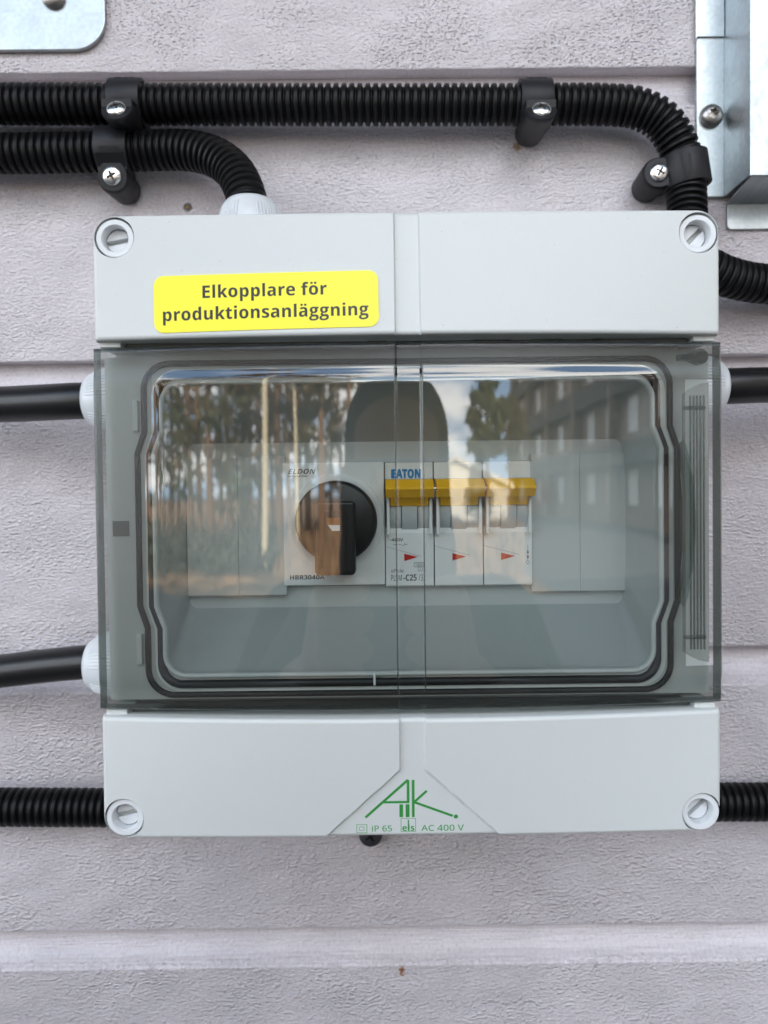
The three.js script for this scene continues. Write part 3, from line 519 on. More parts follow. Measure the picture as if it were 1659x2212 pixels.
{ // three-pole circuit breaker
  const px = (z) => (1480 + z / 2.4397) * 0.54861, py = (z) => (1760 + z / 2.4397) * 0.54861, X = (z, d = DZ) => at(px(z), 1120, d).x, Y = (z, d = DZ) => at(990, py(z), d).y;
  const xa = at(831.3, 1130, DZ).x, xb = at(1150, 1130, DZ).x, pitch = (xb - xa) / 3, yb = Y(1332), yt = Y(140);
  const br = thing('circuit_breaker', 'white three pole circuit breaker with yellow toggles right of the rotary switch', 'circuit breaker', [(xa + xb) / 2, yb, 0.045]);
  const blue = '#1f86c9', ink = '#303236';
  for (let i = 0; i < 3; i++) {
    const x0 = xa + i * pitch + 0.00018, x1 = xa + (i + 1) * pitch - 0.00018, w = x1 - x0;
    const g = new THREE.Group(); g.name = 'pole'; g.position.set((x0 + x1) / 2 - br.position.x, 0, 0); br.add(g);
    const k = 1024 / 1192;       // print and painted relief edge laid out in zoomed photo pixels of this pole
    const map = canvasTex(440, 1024, (c, W, H) => {
      c.fillStyle = '#fff'; c.fillRect(0, 0, W, H);
      const ox = [88, 560, 1040][i], S = W / 460, PX = (v) => (v - ox) * S, PY = (v) => (v - 140) / 1192 * H;
      const text = (s, x, y, size, wide, f, col = ink) => { c.save(); c.fillStyle = col; c.font = `${f} ${size}px sans-serif`; c.translate(PX(x), PY(y)); c.scale(wide * S / c.measureText(s).width, 1); c.fillText(s, 0, 0); c.restore(); };
      c.strokeStyle = '#b5b7b9'; c.lineWidth = 4; const o = ox - 88; c.beginPath(); c.moveTo(PX(ox), PY(948)); c.lineTo(PX(o + 425), PY(1045 - 4 * i)); c.stroke();  // grey line painted for the shaded edge of the moulded relief
      if (i === 0) {
        c.fillStyle = blue; c.fillRect(PX(148), PY(210), 30 * S, 82 / 1192 * H); text('EATON', 148, 291, 112 * k, 290, 'bold', blue); c.lineWidth = 7; c.strokeStyle = blue; c.save(); c.font = `bold ${112 * k}px sans-serif`; c.translate(PX(148), PY(291)); c.scale(290 * S / c.measureText('EATON').width, 1); c.strokeText('EATON', 0, 0); c.restore();
        text('~400V', 118, 900, 36, 138, 'bold'); c.strokeStyle = ink; c.lineWidth = 3; c.beginPath(); c.moveTo(PX(158), PY(928)); c.lineTo(PX(225), PY(928)); c.lineTo(PX(262), PY(943)); c.moveTo(PX(262), PY(928)); c.lineTo(PX(300), PY(928)); c.moveTo(PX(272), PY(916)); c.lineTo(PX(272), PY(940)); c.stroke();
        c.strokeRect(PX(358), PY(1105), 100 * S, 40 / 1192 * H); text('10000', 368, 1138, 30, 84, ''); c.strokeRect(PX(396), PY(1148), 42 * S, 38 / 1192 * H); text('3', 408, 1180, 28, 14, '');
        text('xPole', 134, 1200, 40, 126, ''); text('PLSM', 132, 1278, 66, 112, ''); text('-C25', 252, 1278, 72, 132, 'bold'); text('/3', 400, 1278, 72, 44, '');
      }
      if (i === 2) {
        c.strokeStyle = c.fillStyle = '#8d7b6d'; c.lineWidth = 4; const vx = PX(1459); c.beginPath(); c.moveTo(vx, PY(945)); c.lineTo(vx, PY(1060)); c.stroke();
        for (const [t, b2] of [[985, 1028], [1095, 1050]]) { c.beginPath(); c.moveTo(vx, PY(t)); c.lineTo(vx - 12 * S, PY(b2)); c.lineTo(vx + 12 * S, PY(b2)); c.fill(); }
        c.beginPath(); c.arc(vx, PY(1114), 14 * S, 0, 7); c.stroke();
      }
    });
    const m = M.device.clone(); m.map = map;
    const loc = (geo) => geo.translate(-(x0 + x1) / 2, -yb, -0.045);
    const yl = Y(800), yu = Y(300);
    const body = extrudeX([[yb, 0.045], [yb, DZ - 0.0004], [yb + 0.0004, DZ], [yl - 0.0008, DZ], [yl, DZ - 0.0006], [yl + 0.0012, DZ - 0.0012], [yl + 0.0012, 0.0655], [yu, 0.0655], [yu, DZ - 0.0012], [yt - 0.0004, DZ - 0.0012], [yt, DZ - 0.0016], [yt, 0.045]], x0, x1, 0.00025);
    part('pole_body', loc(planarUV(body, x0, x1, yb, yt)), m, g);
    const xm = (t) => x0 + w * t, yc = Y(620), drum = (u, v, r) => cyl(r, r, w * (v - u), 40).rotateY(Math.PI / 2).translate(xm((u + v) / 2), yc, 0.0665);
    part('drum', loc(merge([drum(0.10, 0.33, 0.0080), drum(0.345, 0.66, 0.0085), drum(0.675, 0.90, 0.0080)])), M.drum, g);
    for (const [u, v] of [[0.03, 0.095], [0.905, 0.97]]) part('cheek', loc(box(xm(u), xm(v), Y(835), Y(480), 0.0655, 0.0762, 0.0004)), M.device, g);
    const tz = 0.0835, y1 = Y(300, 0.078), y2 = Y(392, tz), y3 = Y(480, 0.080), y4 = Y(560, 0.076);
    const tog = merge([extrudeX([[y1, 0.0735], [y1 - 0.0003, 0.0785], [y2 + 0.0003, tz], [y2 - 0.0003, tz], [y3, 0.0805], [y3, 0.0735]], xm(0.012), xm(0.985), 0.0003), extrudeX([[y3 + 0.001, 0.0700], [y3 + 0.001, 0.0782], [y4, 0.0752], [y4, 0.0700]], xm(0.11), xm(0.89), 0.0002)]);
    part('toggle', loc(tog), M.yellow, g);
    const tx = xm([0.385, 0.365, 0.355][i]), flag = new THREE.Shape([[tx, Y(1018)], [tx + 0.0049, Y(1052)], [tx, Y(1090)]].map((v) => new THREE.Vector2(...v)));
    part('status_flag', loc(extrudeZ(flag, DZ - 0.0005, DZ + 0.00012, 0)), M.red, g);
  }
  for (const i of [1, 2]) { const x = xa + i * pitch, y = Y(398, 0.080); wpart('link_pin', rod(new THREE.Vector3(x - 0.0013, y, 0.0795), new THREE.Vector3(x + 0.0013, y, 0.0795), 0.0009), M.chrome, br); }
}

// ---------------------------------------------------------------- conduits, cables
function sweep(path, radius, step, seg, fade) {
  const curve = new THREE.CatmullRomCurve3(path, false, 'centripetal'), len = curve.getLength(), loops = [], Z = new THREE.Vector3(0, 0, 1), N = Math.ceil(len / step);
  curve.arcLengthDivisions = 400;
  for (let i = 0; i <= N; i++) {
    const u = i / N, c = curve.getPointAt(u), t = curve.getTangentAt(u), n = new THREE.Vector3().crossVectors(Z, t).normalize(), b = new THREE.Vector3().crossVectors(t, n), r = radius(u * len), l = [];
    for (let k = 0; k < seg; k++) { const a = k / seg * Math.PI * 2; l.push(c.clone().addScaledVector(n, r * Math.cos(a)).addScaledVector(b, r * Math.sin(a))); }
    loops.push(l);
  }
  return bands(loops);
}
const PITCH = 0.00335;
const corrugated = (r) => (s) => { const t = ((s / PITCH) % 1 + 1) % 1, e = Math.abs(t - 0.5) * 2; return r - 0.0015 * sstep(0.5, 0.78, e); };
function conduit(label, pts, r = 0.0083) {
  const path = pts.map((p) => at(p[0], p[1], p[2])), o = path[0];
  const g = sweep(path, corrugated(r), PITCH / 9, 40).translate(-o.x, -o.y, -o.z);
  const m = tag(new THREE.Mesh(g, M.conduit), label, 'conduit'); m.name = numbered('corrugated_conduit'); m.position.copy(o); scene.add(m);
}
const KZ = 0.0145;
conduit('black corrugated conduit running along the top and bending down at the right end', [[-160, 225, KZ], [300, 226, KZ], [700, 227, KZ], [1100, 227, KZ], [1300, 227, KZ], [1375, 234, KZ], [1429, 262, KZ], [1461, 308, KZ], [1477, 362, KZ], [1484, 450, 0.0165], [1480, 590, 0.027]]);
conduit('shorter black corrugated conduit at upper left bending down into the top gland', [[-160, 333, KZ], [0, 332, KZ], [240, 328, KZ], [340, 325, KZ], [400, 325, KZ + 0.002], [458, 337, KZ + 0.006], [503, 368, KZ + 0.011], [526, 408, KZ + 0.016], [535, 446, 0.034], [537, 500, 0.035]]);
conduit('black corrugated conduit curving out from behind the upper right side of the box', [[1330, 500, 0.030], [1440, 541, 0.027], [1510, 570, 0.024], [1560, 594, 0.021], [1610, 608, 0.018], [1680, 616, 0.016], [1800, 619, 0.0145]]);
conduit('black corrugated conduit leaving the box at the lower left', [[-160, 1743, 0.013], [0, 1743, 0.013], [220, 1744, 0.013], [330, 1745, 0.014], [410, 1745, 0.015]], 0.0082);
conduit('black corrugated conduit leaving the box at the lower right', [[1310, 1732, 0.015], [1420, 1732, 0.014], [1560, 1732, 0.013], [1660, 1732, 0.013], [1800, 1732, 0.013]], 0.0082);
function cable(label, pts, r) {
  const path = pts.map((p) => at(...p)), o = path[0], g = sweep(path, () => r, 0.003, 36).translate(-o.x, -o.y, -o.z);
  const m = tag(new THREE.Mesh(g, M.cable), label, 'cable'); m.name = numbered('power_cable'); m.position.copy(o); scene.add(m);
}
cable('smooth black cable entering the upper left gland', [[-160, 876, 0.024], [0, 874, 0.028], [110, 869, 0.033], [175, 866, GZ], [300, 866, GZ]], 0.0074);
cable('smooth black cable sloping up into the lower left gland', [[-160, 1468, 0.022], [0, 1450, 0.028], [110, 1437, 0.032], [185, 1430, GZ], [300, 1421, 0.038]], 0.0069);
cable('smooth black cable leaving the gland on the right', [[1450, 836, GZ], [1575, 834, GZ], [1640, 832, 0.033], [1800, 830, 0.028]], 0.0073);

// ---------------------------------------------------------------- clamps
const font = await new FontLoader().loadAsync('fonts/droid/droid_sans_bold.typeface.json');
function mouldedText(text, size, width, radius, phi) {      // raised letters wrapped on the strap at the angle phi
  const g = new TextGeometry(text, { font, size, depth: 0.0003, curveSegments: 3, bevelEnabled: false }); g.computeBoundingBox();
  const b = g.boundingBox; g.translate(-(b.min.x + b.max.x) / 2, -size / 2, 0); g.scale(width / (b.max.x - b.min.x), 1, 1);
  const p = g.attributes.position; for (let i = 0; i < p.count; i++) { const a = phi + p.getY(i) / radius, r = radius - 0.0001 + p.getZ(i); p.setXYZ(i, p.getX(i), r * Math.sin(a), KZ + r * Math.cos(a)); }
  g.computeVertexNormals(); return g;
}
function domeHead(r, h, n = 40) { const p = [[0.00001, h]]; for (let i = 1; i <= 10; i++) { const t = i / 10 * Math.PI / 2; p.push([r * Math.sin(t), h * Math.cos(t) ** 0.9 * 0.85 + h * 0.15]); } p.push([r, 0], [0.00001, 0]); return new THREE.LatheGeometry(p.reverse().map(([x, y]) => new THREE.Vector2(x, y)), n).rotateX(Math.PI / 2); }
const crossTool = (r, h) => { const arm = (a) => { const g = new THREE.CylinderGeometry(0.0011, 0.00075, 0.004, 4).rotateY(Math.PI / 4).rotateX(Math.PI / 2); g.scale(r / 0.00078, 0.62, 1); return g.rotateZ(a).translate(0, 0, h + 0.0006); }; return [arm(0), arm(Math.PI / 2)]; };
const phillips = creased(cut(creased(domeHead(0.0040, 0.0019), 0.5), ...crossTool(0.0024, 0.0010)), 0.5);
function clamp(label, px, py, rotZ, ear, spin, phi, r = 0.0083) {
  const c = at(px, py, KZ), t = thing('conduit_clamp', label, 'clamp', [c.x, c.y, 0], 'black clamps holding the conduits to the wall'); t.rotation.z = rotZ;
  const w = 0.0136, ro = r + 0.0019, sh = new THREE.Shape();
  // strap over the conduit, outline in (y, z)
  const strap = []; for (let i = 0; i <= 22; i++) { const a = -0.25 + i / 22 * (Math.PI + 0.25); strap.push([ro * Math.cos(Math.PI - a) * -1, KZ + ro * Math.sin(a) * (i > 21 ? 1 : 1)]); }
  const prof = []; prof.push([ro, 0.0008]); for (let i = 0; i <= 24; i++) { const a = i / 24 * (Math.PI + 0.1); prof.push([ro * Math.cos(a), KZ + ro * Math.sin(a)]); }
  const innerP = []; for (let i = 24; i >= 0; i--) { const a = i / 24 * (Math.PI + 0.1); innerP.push([(r + 0.0002) * Math.cos(a), KZ + (r + 0.0002) * Math.sin(a)]); } innerP.push([r + 0.0002, 0.0008]);
  part('strap', creased(extrudeX([...prof, ...innerP], -w / 2, w / 2, 0.0004), 0.5), M.clamp, t);
  part('moulded_lettering', mouldedText('TCS 14-18', 0.0012, 0.0084, ro, phi), M.clamp, t);
  // screw pillar from the wall to the ear, leaning with the screw
  const [ey, ez, lean] = ear, head = new THREE.Vector3(0, ey, ez), n = new THREE.Vector3(0, Math.sin(lean), Math.cos(lean)), foot = head.clone().addScaledVector(n, -ez / Math.cos(lean) * 1);
  foot.set(0, ey + (lean > 0.3 ? 0.0034 : -Math.tan(lean) * ez * 0.35), 0.0002);
  const rings = [[0, 0.0052], [0.06, 0.0060], [0.5, 0.0064], [0.9, 0.0067], [0.97, 0.0065], [1, 0.0060], [1, 0.00001]].map(([k, rad]) => {
    const o = foot.clone().lerp(head, k), q = new THREE.Quaternion().slerp(new THREE.Quaternion().setFromUnitVectors(new THREE.Vector3(0, 0, 1), n), k), l = [];
    for (let i = 0; i < 40; i++) { const a = i / 40 * Math.PI * 2, sx = Math.sign(Math.cos(a)) * Math.abs(Math.cos(a)) ** 0.85 * rad, sy = Math.sin(a) > 0 ? Math.sin(a) * Math.min(0.0062, rad * 1.2) : Math.sin(a) * rad; l.push(new THREE.Vector3(sx, sy, 0).applyQuaternion(q).add(o)); } return l;
  });
  part('screw_pillar', creased(bands(rings), 0.7), M.clamp, t);
  // bridge between strap and ear
  part('bridge', extrudeX([[ey + 0.0005, ez - 0.0005], [ey + 0.0005, ez - 0.012], [-r * 0.9, KZ - 0.006], [-r * 0.9, KZ + 0.004], [-r * 0.55, KZ + r + 0.0012], [ey + 0.004, Math.max(ez - 0.0001, KZ + 0.002)]], -w / 2 + 0.0006, w / 2 - 0.0006, 0.0004), M.clamp, t);
  const s = part('screw_head', phillips, M.zinc, t); s.position.copy(head).addScaledVector(n, -0.0002); s.quaternion.setFromUnitVectors(new THREE.Vector3(0, 0, 1), n).multiply(new THREE.Quaternion().setFromAxisAngle(new THREE.Vector3(0, 0, 1), spin));
}
clamp('black clamp on the top conduit at left, its pillar behind the lower clamp', 279, 226, 0, [-0.0098, 0.0310, 0.42], 0.5, 0.9);
clamp('black conduit clamp on the top conduit at the right, above the box', 1153, 226.5, 0, [-0.0098, 0.0305, 0.45], 0.5, 0.9);
clamp('black conduit clamp on the shorter lower conduit at upper left, bright cross screw facing out', 252, 328, 0, [-0.0128, 0.0205, -0.16], 0.45, -0.25);
clamp('black conduit clamp turned sideways near the metal casing at upper right', 1479, 372, -1.42, [-0.0128, 0.0190, 0.0], 2.45, -0.15);

// ---------------------------------------------------------------- sheet metal
function torxHead(r, h) { const sh = new THREE.Shape(); for (let i = 0; i <= 60; i++) { const a = i / 60 * Math.PI * 2, q = r * (0.40 + 0.075 * Math.cos(6 * a)); i ? sh.lineTo(q * Math.cos(a), q * Math.sin(a)) : sh.moveTo(q * Math.cos(a), q * Math.sin(a)); } return creased(cut(creased(domeHead(r, h), 0.5), new THREE.ExtrudeGeometry(sh, { depth: 0.006, bevelEnabled: false }).translate(0, 0, h * 0.35)), 0.5); }
{
  const c = at(228, 106, 0.003), t = thing('metal_plate', 'galvanised metal plate with rounded corner at the top left', 'metal plate', [c.x - 0.05, c.y, 0.0005]);
  wpart('plate', planarUV(extrudeZ(rrect(c.x - 0.13, c.x, c.y, c.y + 0.11, [0.002, 0.0140, 0.002, 0.002]), 0.0006, 0.0028, 0.0004, 24), 0, 1, 0, 1), M.zincsheet, t);
  const b = at(110, -15, 0.006); wpart('bolt', torxHead(0.0054, 0.0036).translate(b.x, b.y, 0.0029), M.inox, t);
}
{
  const z1 = 0.0245, a = at(1505, 427, 0.002), f = at(1566, 427, 0.002), top = Y0 + 0.40, e = at(1621, 379, z1);
  const t = thing('metal_casing', 'galvanised sheet metal casing with side flange at the upper right', 'metal casing', [f.x, a.y, 0.0005]);
  const S = (g) => planarUV(g, 0, 1, 0, 1);
  wpart('side_flange', S(box(a.x, f.x, a.y, top, 0.0004, 0.0020, 0.0007)), M.zincsheet, t);
  // side wall leaning out to the front sheet, its lower end cut on the mitre
  const sw = new THREE.BufferGeometry(), th = 0.0008, zs = [0.0012, z1], yb = [a.y + 0.0003, e.y + 0.0002], pos = [];
  for (const dx of [0, th]) for (const k of [0, 1]) for (const y of [yb[k], top]) pos.push(f.x - 0.0004 + dx + (k ? 0.0005 : 0), y, zs[k]);
  sw.setAttribute('position', new THREE.Float32BufferAttribute(pos, 3)); sw.setIndex([0, 2, 3, 0, 3, 1, 4, 7, 6, 4, 5, 7, 0, 6, 2, 0, 4, 6]);
  const swn = sw.toNonIndexed(); swn.computeVertexNormals(); 
  const pv = swn.attributes.position, uvw = []; for (let i = 0; i < pv.count; i++) uvw.push(pv.getZ(i), pv.getY(i)); swn.setAttribute('uv', new THREE.Float32BufferAttribute(uvw, 2));
  wpart('side_wall', swn, M.zincsheet, t);
  const fx = f.x - 0.0001;
  const bright = M.zincsheet.clone(); bright.color.setRGB(0.54, 0.555, 0.56);  // darker copy of the sheet, sky glare toned down in its colour
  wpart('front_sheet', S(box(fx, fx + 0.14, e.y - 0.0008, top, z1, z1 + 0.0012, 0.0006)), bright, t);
  const m = at(1621, 440, 0.002), fb = at(1571, 496, 0.002);
  const bw = extrudeX([[e.y - 0.0004, z1], [e.y + 0.0004, z1], [m.y + 0.0004, 0.001], [m.y - 0.0004, 0.001]], fx + 0.0011, fx + 0.14);
  wpart('bottom_wall', S(bw), M.zincsheet, t);
  wpart('bottom_flange', S(extrudeZ(rrect(fb.x, fb.x + 0.14, fb.y, m.y + 0.0002, [0.0022, 0.001, 0.001, 0.001]), 0.0004, 0.0018, 0.0004)), M.zincsheet, t);
  const o = at(1503, 79, 0.003), o2 = at(1564, 79, 0.003), lap = new THREE.Shape([[o.x, o.y - 0.001], [o.x + 0.0006, o.y], [o2.x, o.y], [o2.x, top], [o.x, top]].map((v) => new THREE.Vector2(...v)));
  wpart('overlapping_flange', S(extrudeZ(lap, 0.0021, 0.0030, 0)), M.zincsheet, t);
  const s = at(1541, 246, 0.005); wpart('torx_screw', torxHead(0.0051, 0.0042).rotateZ(0.3).translate(s.x, s.y, 0.0021), M.inox, t);
  for (const [x, y, len, an] of [[1583, 120, 0.0016, 0.3], [1588, 192, 0.003, 0.28], [1584, 212, 0.002, 0.5]]) { /* scratches live in the sheet's grain */ }
}
// ---------------------------------------------------------------- small fixings in the wall
{
  const c = at(800.6, 1805, 0.005), t = thing('wall_screw', 'dark cross head screw peeping out below the lower edge of the box', 'screw', [c.x, c.y, 0]);
  part('screw_head', creased(cut(creased(domeHead(0.0053, 0.002), 0.5), ...crossTool(0.0030, 0.001)), 0.5).rotateZ(0.6).translate(0, 0, 0.004), M.darksteel, t);
  part('shank', cyl(0.002, 0.0024, 0.0042, 12).translate(0, 0, 0.002), M.darksteel, t);
  const n = at(405, 447, 0.0005), q = thing('nail', 'small rusty nail sunk in the board above the left corner of the box', 'nail', [n.x, n.y, 0]);
  part('nail_head', domeHead(0.0011, 0.0006, 20).translate(0, 0, 0.0001), std({ name: 'rusty_nail', color: rgb(0.22, 0.14, 0.06), roughness: 0.5, metalness: 0.5 }), q);
  part('paint_ring', new THREE.TorusGeometry(0.0016, 0.0004, 8, 24), M.board, q);
}

// ---------------------------------------------------------------- what the window mirrors: ground, trees, buildings, and the photographer
{
  const litter = dataTex(512, 512, (u, v) => { const n = fbm(u * 12, v * 12, 5), m = noise(u * 90, v * 90), k = 0.42 + 0.30 * sstep(-0.15, 0.3, n + 0.3 * m) + 0.1 * m; return [k, k * 0.78, k * 0.56]; }, 3, true);  // leaf litter with bright patches painted in for dappled sun
  litter.repeat.set(45, 45);
  const g = new THREE.Mesh(new THREE.PlaneGeometry(500, 500).rotateX(-Math.PI / 2), std({ name: 'dappled_litter', map: litter, roughness: 0.95 })); g.name = 'ground'; g.userData.kind = 'structure'; scene.add(g);
  const p = new THREE.Mesh(box(-30, 25, -0.05, 0.004, 0.001, 10.5), std({ name: 'added_asphalt', color: rgb(0.045, 0.045, 0.048), roughness: 0.9 })); p.name = 'path'; p.userData.kind = 'structure'; scene.add(p);  // unseen dark ground, added to cut brown reflections and bounce from below
}
{ // grey road and parking ground in front of the apartment building
  const p = new THREE.Mesh(box(3.6, 15.3, -0.05, 0.006, 10.6, 62), std({ name: 'grey_asphalt', color: rgb(0.10, 0.10, 0.10), roughness: 0.9 })); p.name = 'road'; p.userData.kind = 'structure'; scene.add(p);
  const pos = [], idx = [];
  for (let i = 0; i < 9000; i++) {
    const a = rr(-42, -12.5) * Math.PI / 180, d = 14 + 7 * rnd(), s = rr(0.05, 0.13), hgt = (0.25 + 0.75 * Math.max(0, noise(a * 16, d * 0.4) + 0.45)) * rnd(), b = pos.length / 3, u = new THREE.Vector3(rr(-1, 1), rr(-1, 1), rr(-1, 1)).normalize(), v = new THREE.Vector3(rr(-1, 1), rr(-1, 1), rr(-1, 1)).cross(u).normalize();
    for (const [e, f] of [[-1, 0], [0, -0.5], [1, 0], [0, 0.5]]) pos.push(Math.sin(a) * d + (u.x * e + v.x * f) * s, Math.max(0.01, hgt + (u.y * e + v.y * f) * s), Math.cos(a) * d + (u.z * e + v.z * f) * s);
    idx.push(b, b + 1, b + 2, b, b + 2, b + 3);
  }
  const g = new THREE.BufferGeometry(); g.setAttribute('position', new THREE.Float32BufferAttribute(pos, 3)); g.setIndex(idx); g.computeVertexNormals();
  const m = tag(new THREE.Mesh(g, std({ name: 'bilberry_leaves', color: rgb(0.085, 0.092, 0.07), roughness: 0.8, side: THREE.DoubleSide })), 'low grey green shrubs mirrored at the lower left of the window', 'shrubs'); m.name = 'shrubs'; m.userData.kind = 'stuff'; scene.add(m);
}
const bark = std({ name: 'bark', color: rgb(0.22, 0.13, 0.075), roughness: 0.9 }), birchBark = std({ name: 'birch_bark', color: rgb(0.72, 0.64, 0.46), roughness: 0.8 });
const needles = [rgb(0.12, 0.095, 0.04), rgb(0.20, 0.13, 0.06), rgb(0.09, 0.095, 0.035)].map((c, i) => std({ name: 'foliage_' + 'abc'[i], color: c, roughness: 0.9, side: THREE.DoubleSide }));
function tree(label, x, z, h, crown0, width, leaves, mat, trunkMat, r0, group, size = 0.16) {
  const t = thing('tree', label, 'tree', [x, 0, z], group), top = new THREE.Vector3(rr(-0.2, 0.2), h, rr(-0.2, 0.2));
  const path = [0, 0.3, 0.6, 0.85, 1].map((k) => top.clone().multiplyScalar(k).add(new THREE.Vector3(k && k < 1 ? rr(-0.1, 0.1) : 0, 0, 0)));
  const limbs = [sweep(path, (s) => r0 * (1 - 0.85 * s / h), h / 24, 9)], tips = [];
  for (let i = 0; i < 26; i++) {
    const k = crown0 + (0.98 - crown0) * (i + rnd()) / 26, y = h * k, a = rnd() * 6.283, l = width * (0.25 + 0.75 * Math.sin(Math.PI * Math.min(1, (k - crown0) / (1 - crown0) * 0.75 + 0.22))) * rr(0.6, 1.15), p = new THREE.Vector3(top.x * k, y, top.z * k), q = p.clone().add(new THREE.Vector3(Math.cos(a) * l, l * rr(0.05, 0.5), Math.sin(a) * l));
    limbs.push(rod(p, q, r0 * 0.22 * (1.2 - k), 0.008, 5)); tips.push([p, q, l]);
  }
  part('trunk', merge(limbs), trunkMat, t);
  const pos = [], idx = [];
  for (let i = 0; i < leaves; i++) {
    const [p, q, l] = tips[Math.floor(rnd() * tips.length)], c = p.clone().lerp(q, 0.25 + 0.8 * Math.sqrt(rnd())).add(new THREE.Vector3(rr(-1, 1), rr(-1, 0.8), rr(-1, 1)).multiplyScalar(l * 0.26)), u = new THREE.Vector3(rr(-1, 1), rr(-1, 1), rr(-1, 1)).normalize(), v = new THREE.Vector3(rr(-1, 1), rr(-1, 1), rr(-1, 1)).cross(u).normalize(), s = size * rr(0.5, 1.3), b = pos.length / 3;
    for (const [e, f] of [[-1, 0], [0, -0.5], [1, 0], [0, 0.5]]) pos.push(c.x + (u.x * e + v.x * f) * s, c.y + (u.y * e + v.y * f) * s, c.z + (u.z * e + v.z * f) * s);
    idx.push(b, b + 1, b + 2, b, b + 2, b + 3);
  }
  const g = new THREE.BufferGeometry(); g.setAttribute('position', new THREE.Float32BufferAttribute(pos, 3)); g.setIndex(idx); g.computeVertexNormals();
  part('crown', g, mat, t);
}
const rad = Math.PI / 180;
{ // undergrowth between the trees: upright dry stalks
  const pos = [], idx = [];
  for (let i = 0; i < 3600; i++) {
    const a = rr(-13.5, 15) * rad, d = 13.5 + 20 * rnd() ** 1.2, s = rr(0.12, 0.42), cl = Math.max(0, noise(a * 14, d * 0.5)), hgt = (0.05 + 0.9 * cl) * rnd(), c = [Math.sin(a) * d, hgt, Math.cos(a) * d], b = pos.length / 3, u = new THREE.Vector3(rr(-0.35, 0.35), 1, rr(-0.35, 0.35)).normalize(), v = new THREE.Vector3(rr(-1, 1), 0, rr(-1, 1)).cross(u).normalize();
    for (const [e, f] of [[-1, 0], [0, -0.16], [1, 0], [0, 0.16]]) pos.push(c[0] + (u.x * e + v.x * f) * s, c[1] + (u.y * e + v.y * f) * s, c[2] + (u.z * e + v.z * f) * s);
    idx.push(b, b + 1, b + 2, b, b + 2, b + 3);
  }
  const g = new THREE.BufferGeometry(); g.setAttribute('position', new THREE.Float32BufferAttribute(pos, 3)); g.setIndex(idx); g.computeVertexNormals();
  const m = tag(new THREE.Mesh(g, std({ name: 'dry_leaves', color: rgb(0.27, 0.175, 0.105), roughness: 0.9, side: THREE.DoubleSide })), 'dry brown undergrowth mirrored low in the window', 'undergrowth'); m.name = 'undergrowth'; m.userData.kind = 'stuff'; scene.add(m);
}
for (let i = 0; i < 24; i++) {
  const ang = -(4.5 + 27 * (i + 0.5 * rnd()) / 24), d = rr(19, 34), h = rr(9, 15);
  tree('brownish green forest tree mirrored in the left half of the window', Math.sin(ang * rad) * d, Math.cos(ang * rad) * d, h, rr(0.10, 0.25), rr(1.2, 2.2), 1150, needles[i % 3], bark, rr(0.10, 0.2), 'forest trees mirrored at the left of the window');
}
tree('pale birch with bright sunlit trunk mirrored left of the rotary switch', Math.sin(-14.6 * rad) * 15, Math.cos(-14.6 * rad) * 15, 11, 0.55, 1.6, 1100, needles[1], birchBark, 0.10);
tree('leaning pale birch mirrored beside the bright trunk', Math.sin(-10.8 * rad) * 19, Math.cos(-10.8 * rad) * 19, 9, 0.4, 1.5, 900, needles[1], birchBark, 0.08);
tree('round topped pine against the sky mirrored right of the person', Math.sin(10.8 * rad) * 31, Math.cos(10.8 * rad) * 31, 6.4, 0.42, 1.2, 2600, needles[2], bark, 0.11, undefined, 0.2);
tree('smaller pine against the sky mirrored next to the apartment building', Math.sin(13.4 * rad) * 36, Math.cos(13.4 * rad) * 36, 6.0, 0.4, 1.1, 2000, needles[0], bark, 0.09, undefined, 0.2);
{ // apartment building running away on the right
  const t = thing('apartment_building', 'brown grey apartment building with balcony bands mirrored at the right of the window', 'building', [15.5, 0, 24]);
  const wallM = std({ name: 'brown_render', color: rgb(0.33, 0.25, 0.20), roughness: 0.85 }), bandM = std({ name: 'dark_band', color: rgb(0.10, 0.085, 0.075), roughness: 0.8 }), pane = std({ name: 'sky_pale_pane', color: rgb(0.80, 0.80, 0.78), roughness: 0.3 });  // panes coloured pale to stand for mirrored sky
  part('wall', box(0, 11, 0, 12.6, -20, 38), wallM, t);
  part('roof', box(-0.7, 11.4, 12.6, 13.0, -20.4, 38.4), bandM, t);
  for (let s = 0; s < 4; s++) {
    part('balcony', box(-0.8, -0.001, 2.6 + s * 3.05, 3.55 + s * 3.05, -20, 38), bandM, t);
    for (let k = 0; k < 16; k++) { const z = -19.4 + k * 3.55; part('window', box(-0.06, 0.02, 0.9 + s * 3.05, 2.35 + s * 3.05, z, z + 1.3), pane, t); }
  }
  for (let k = 0; k < 6; k++) part('pier', box(-0.84, -0.002, 0, 12.59, 1.0 + k * 7.1, 1.25 + k * 7.1), wallM, t);
}
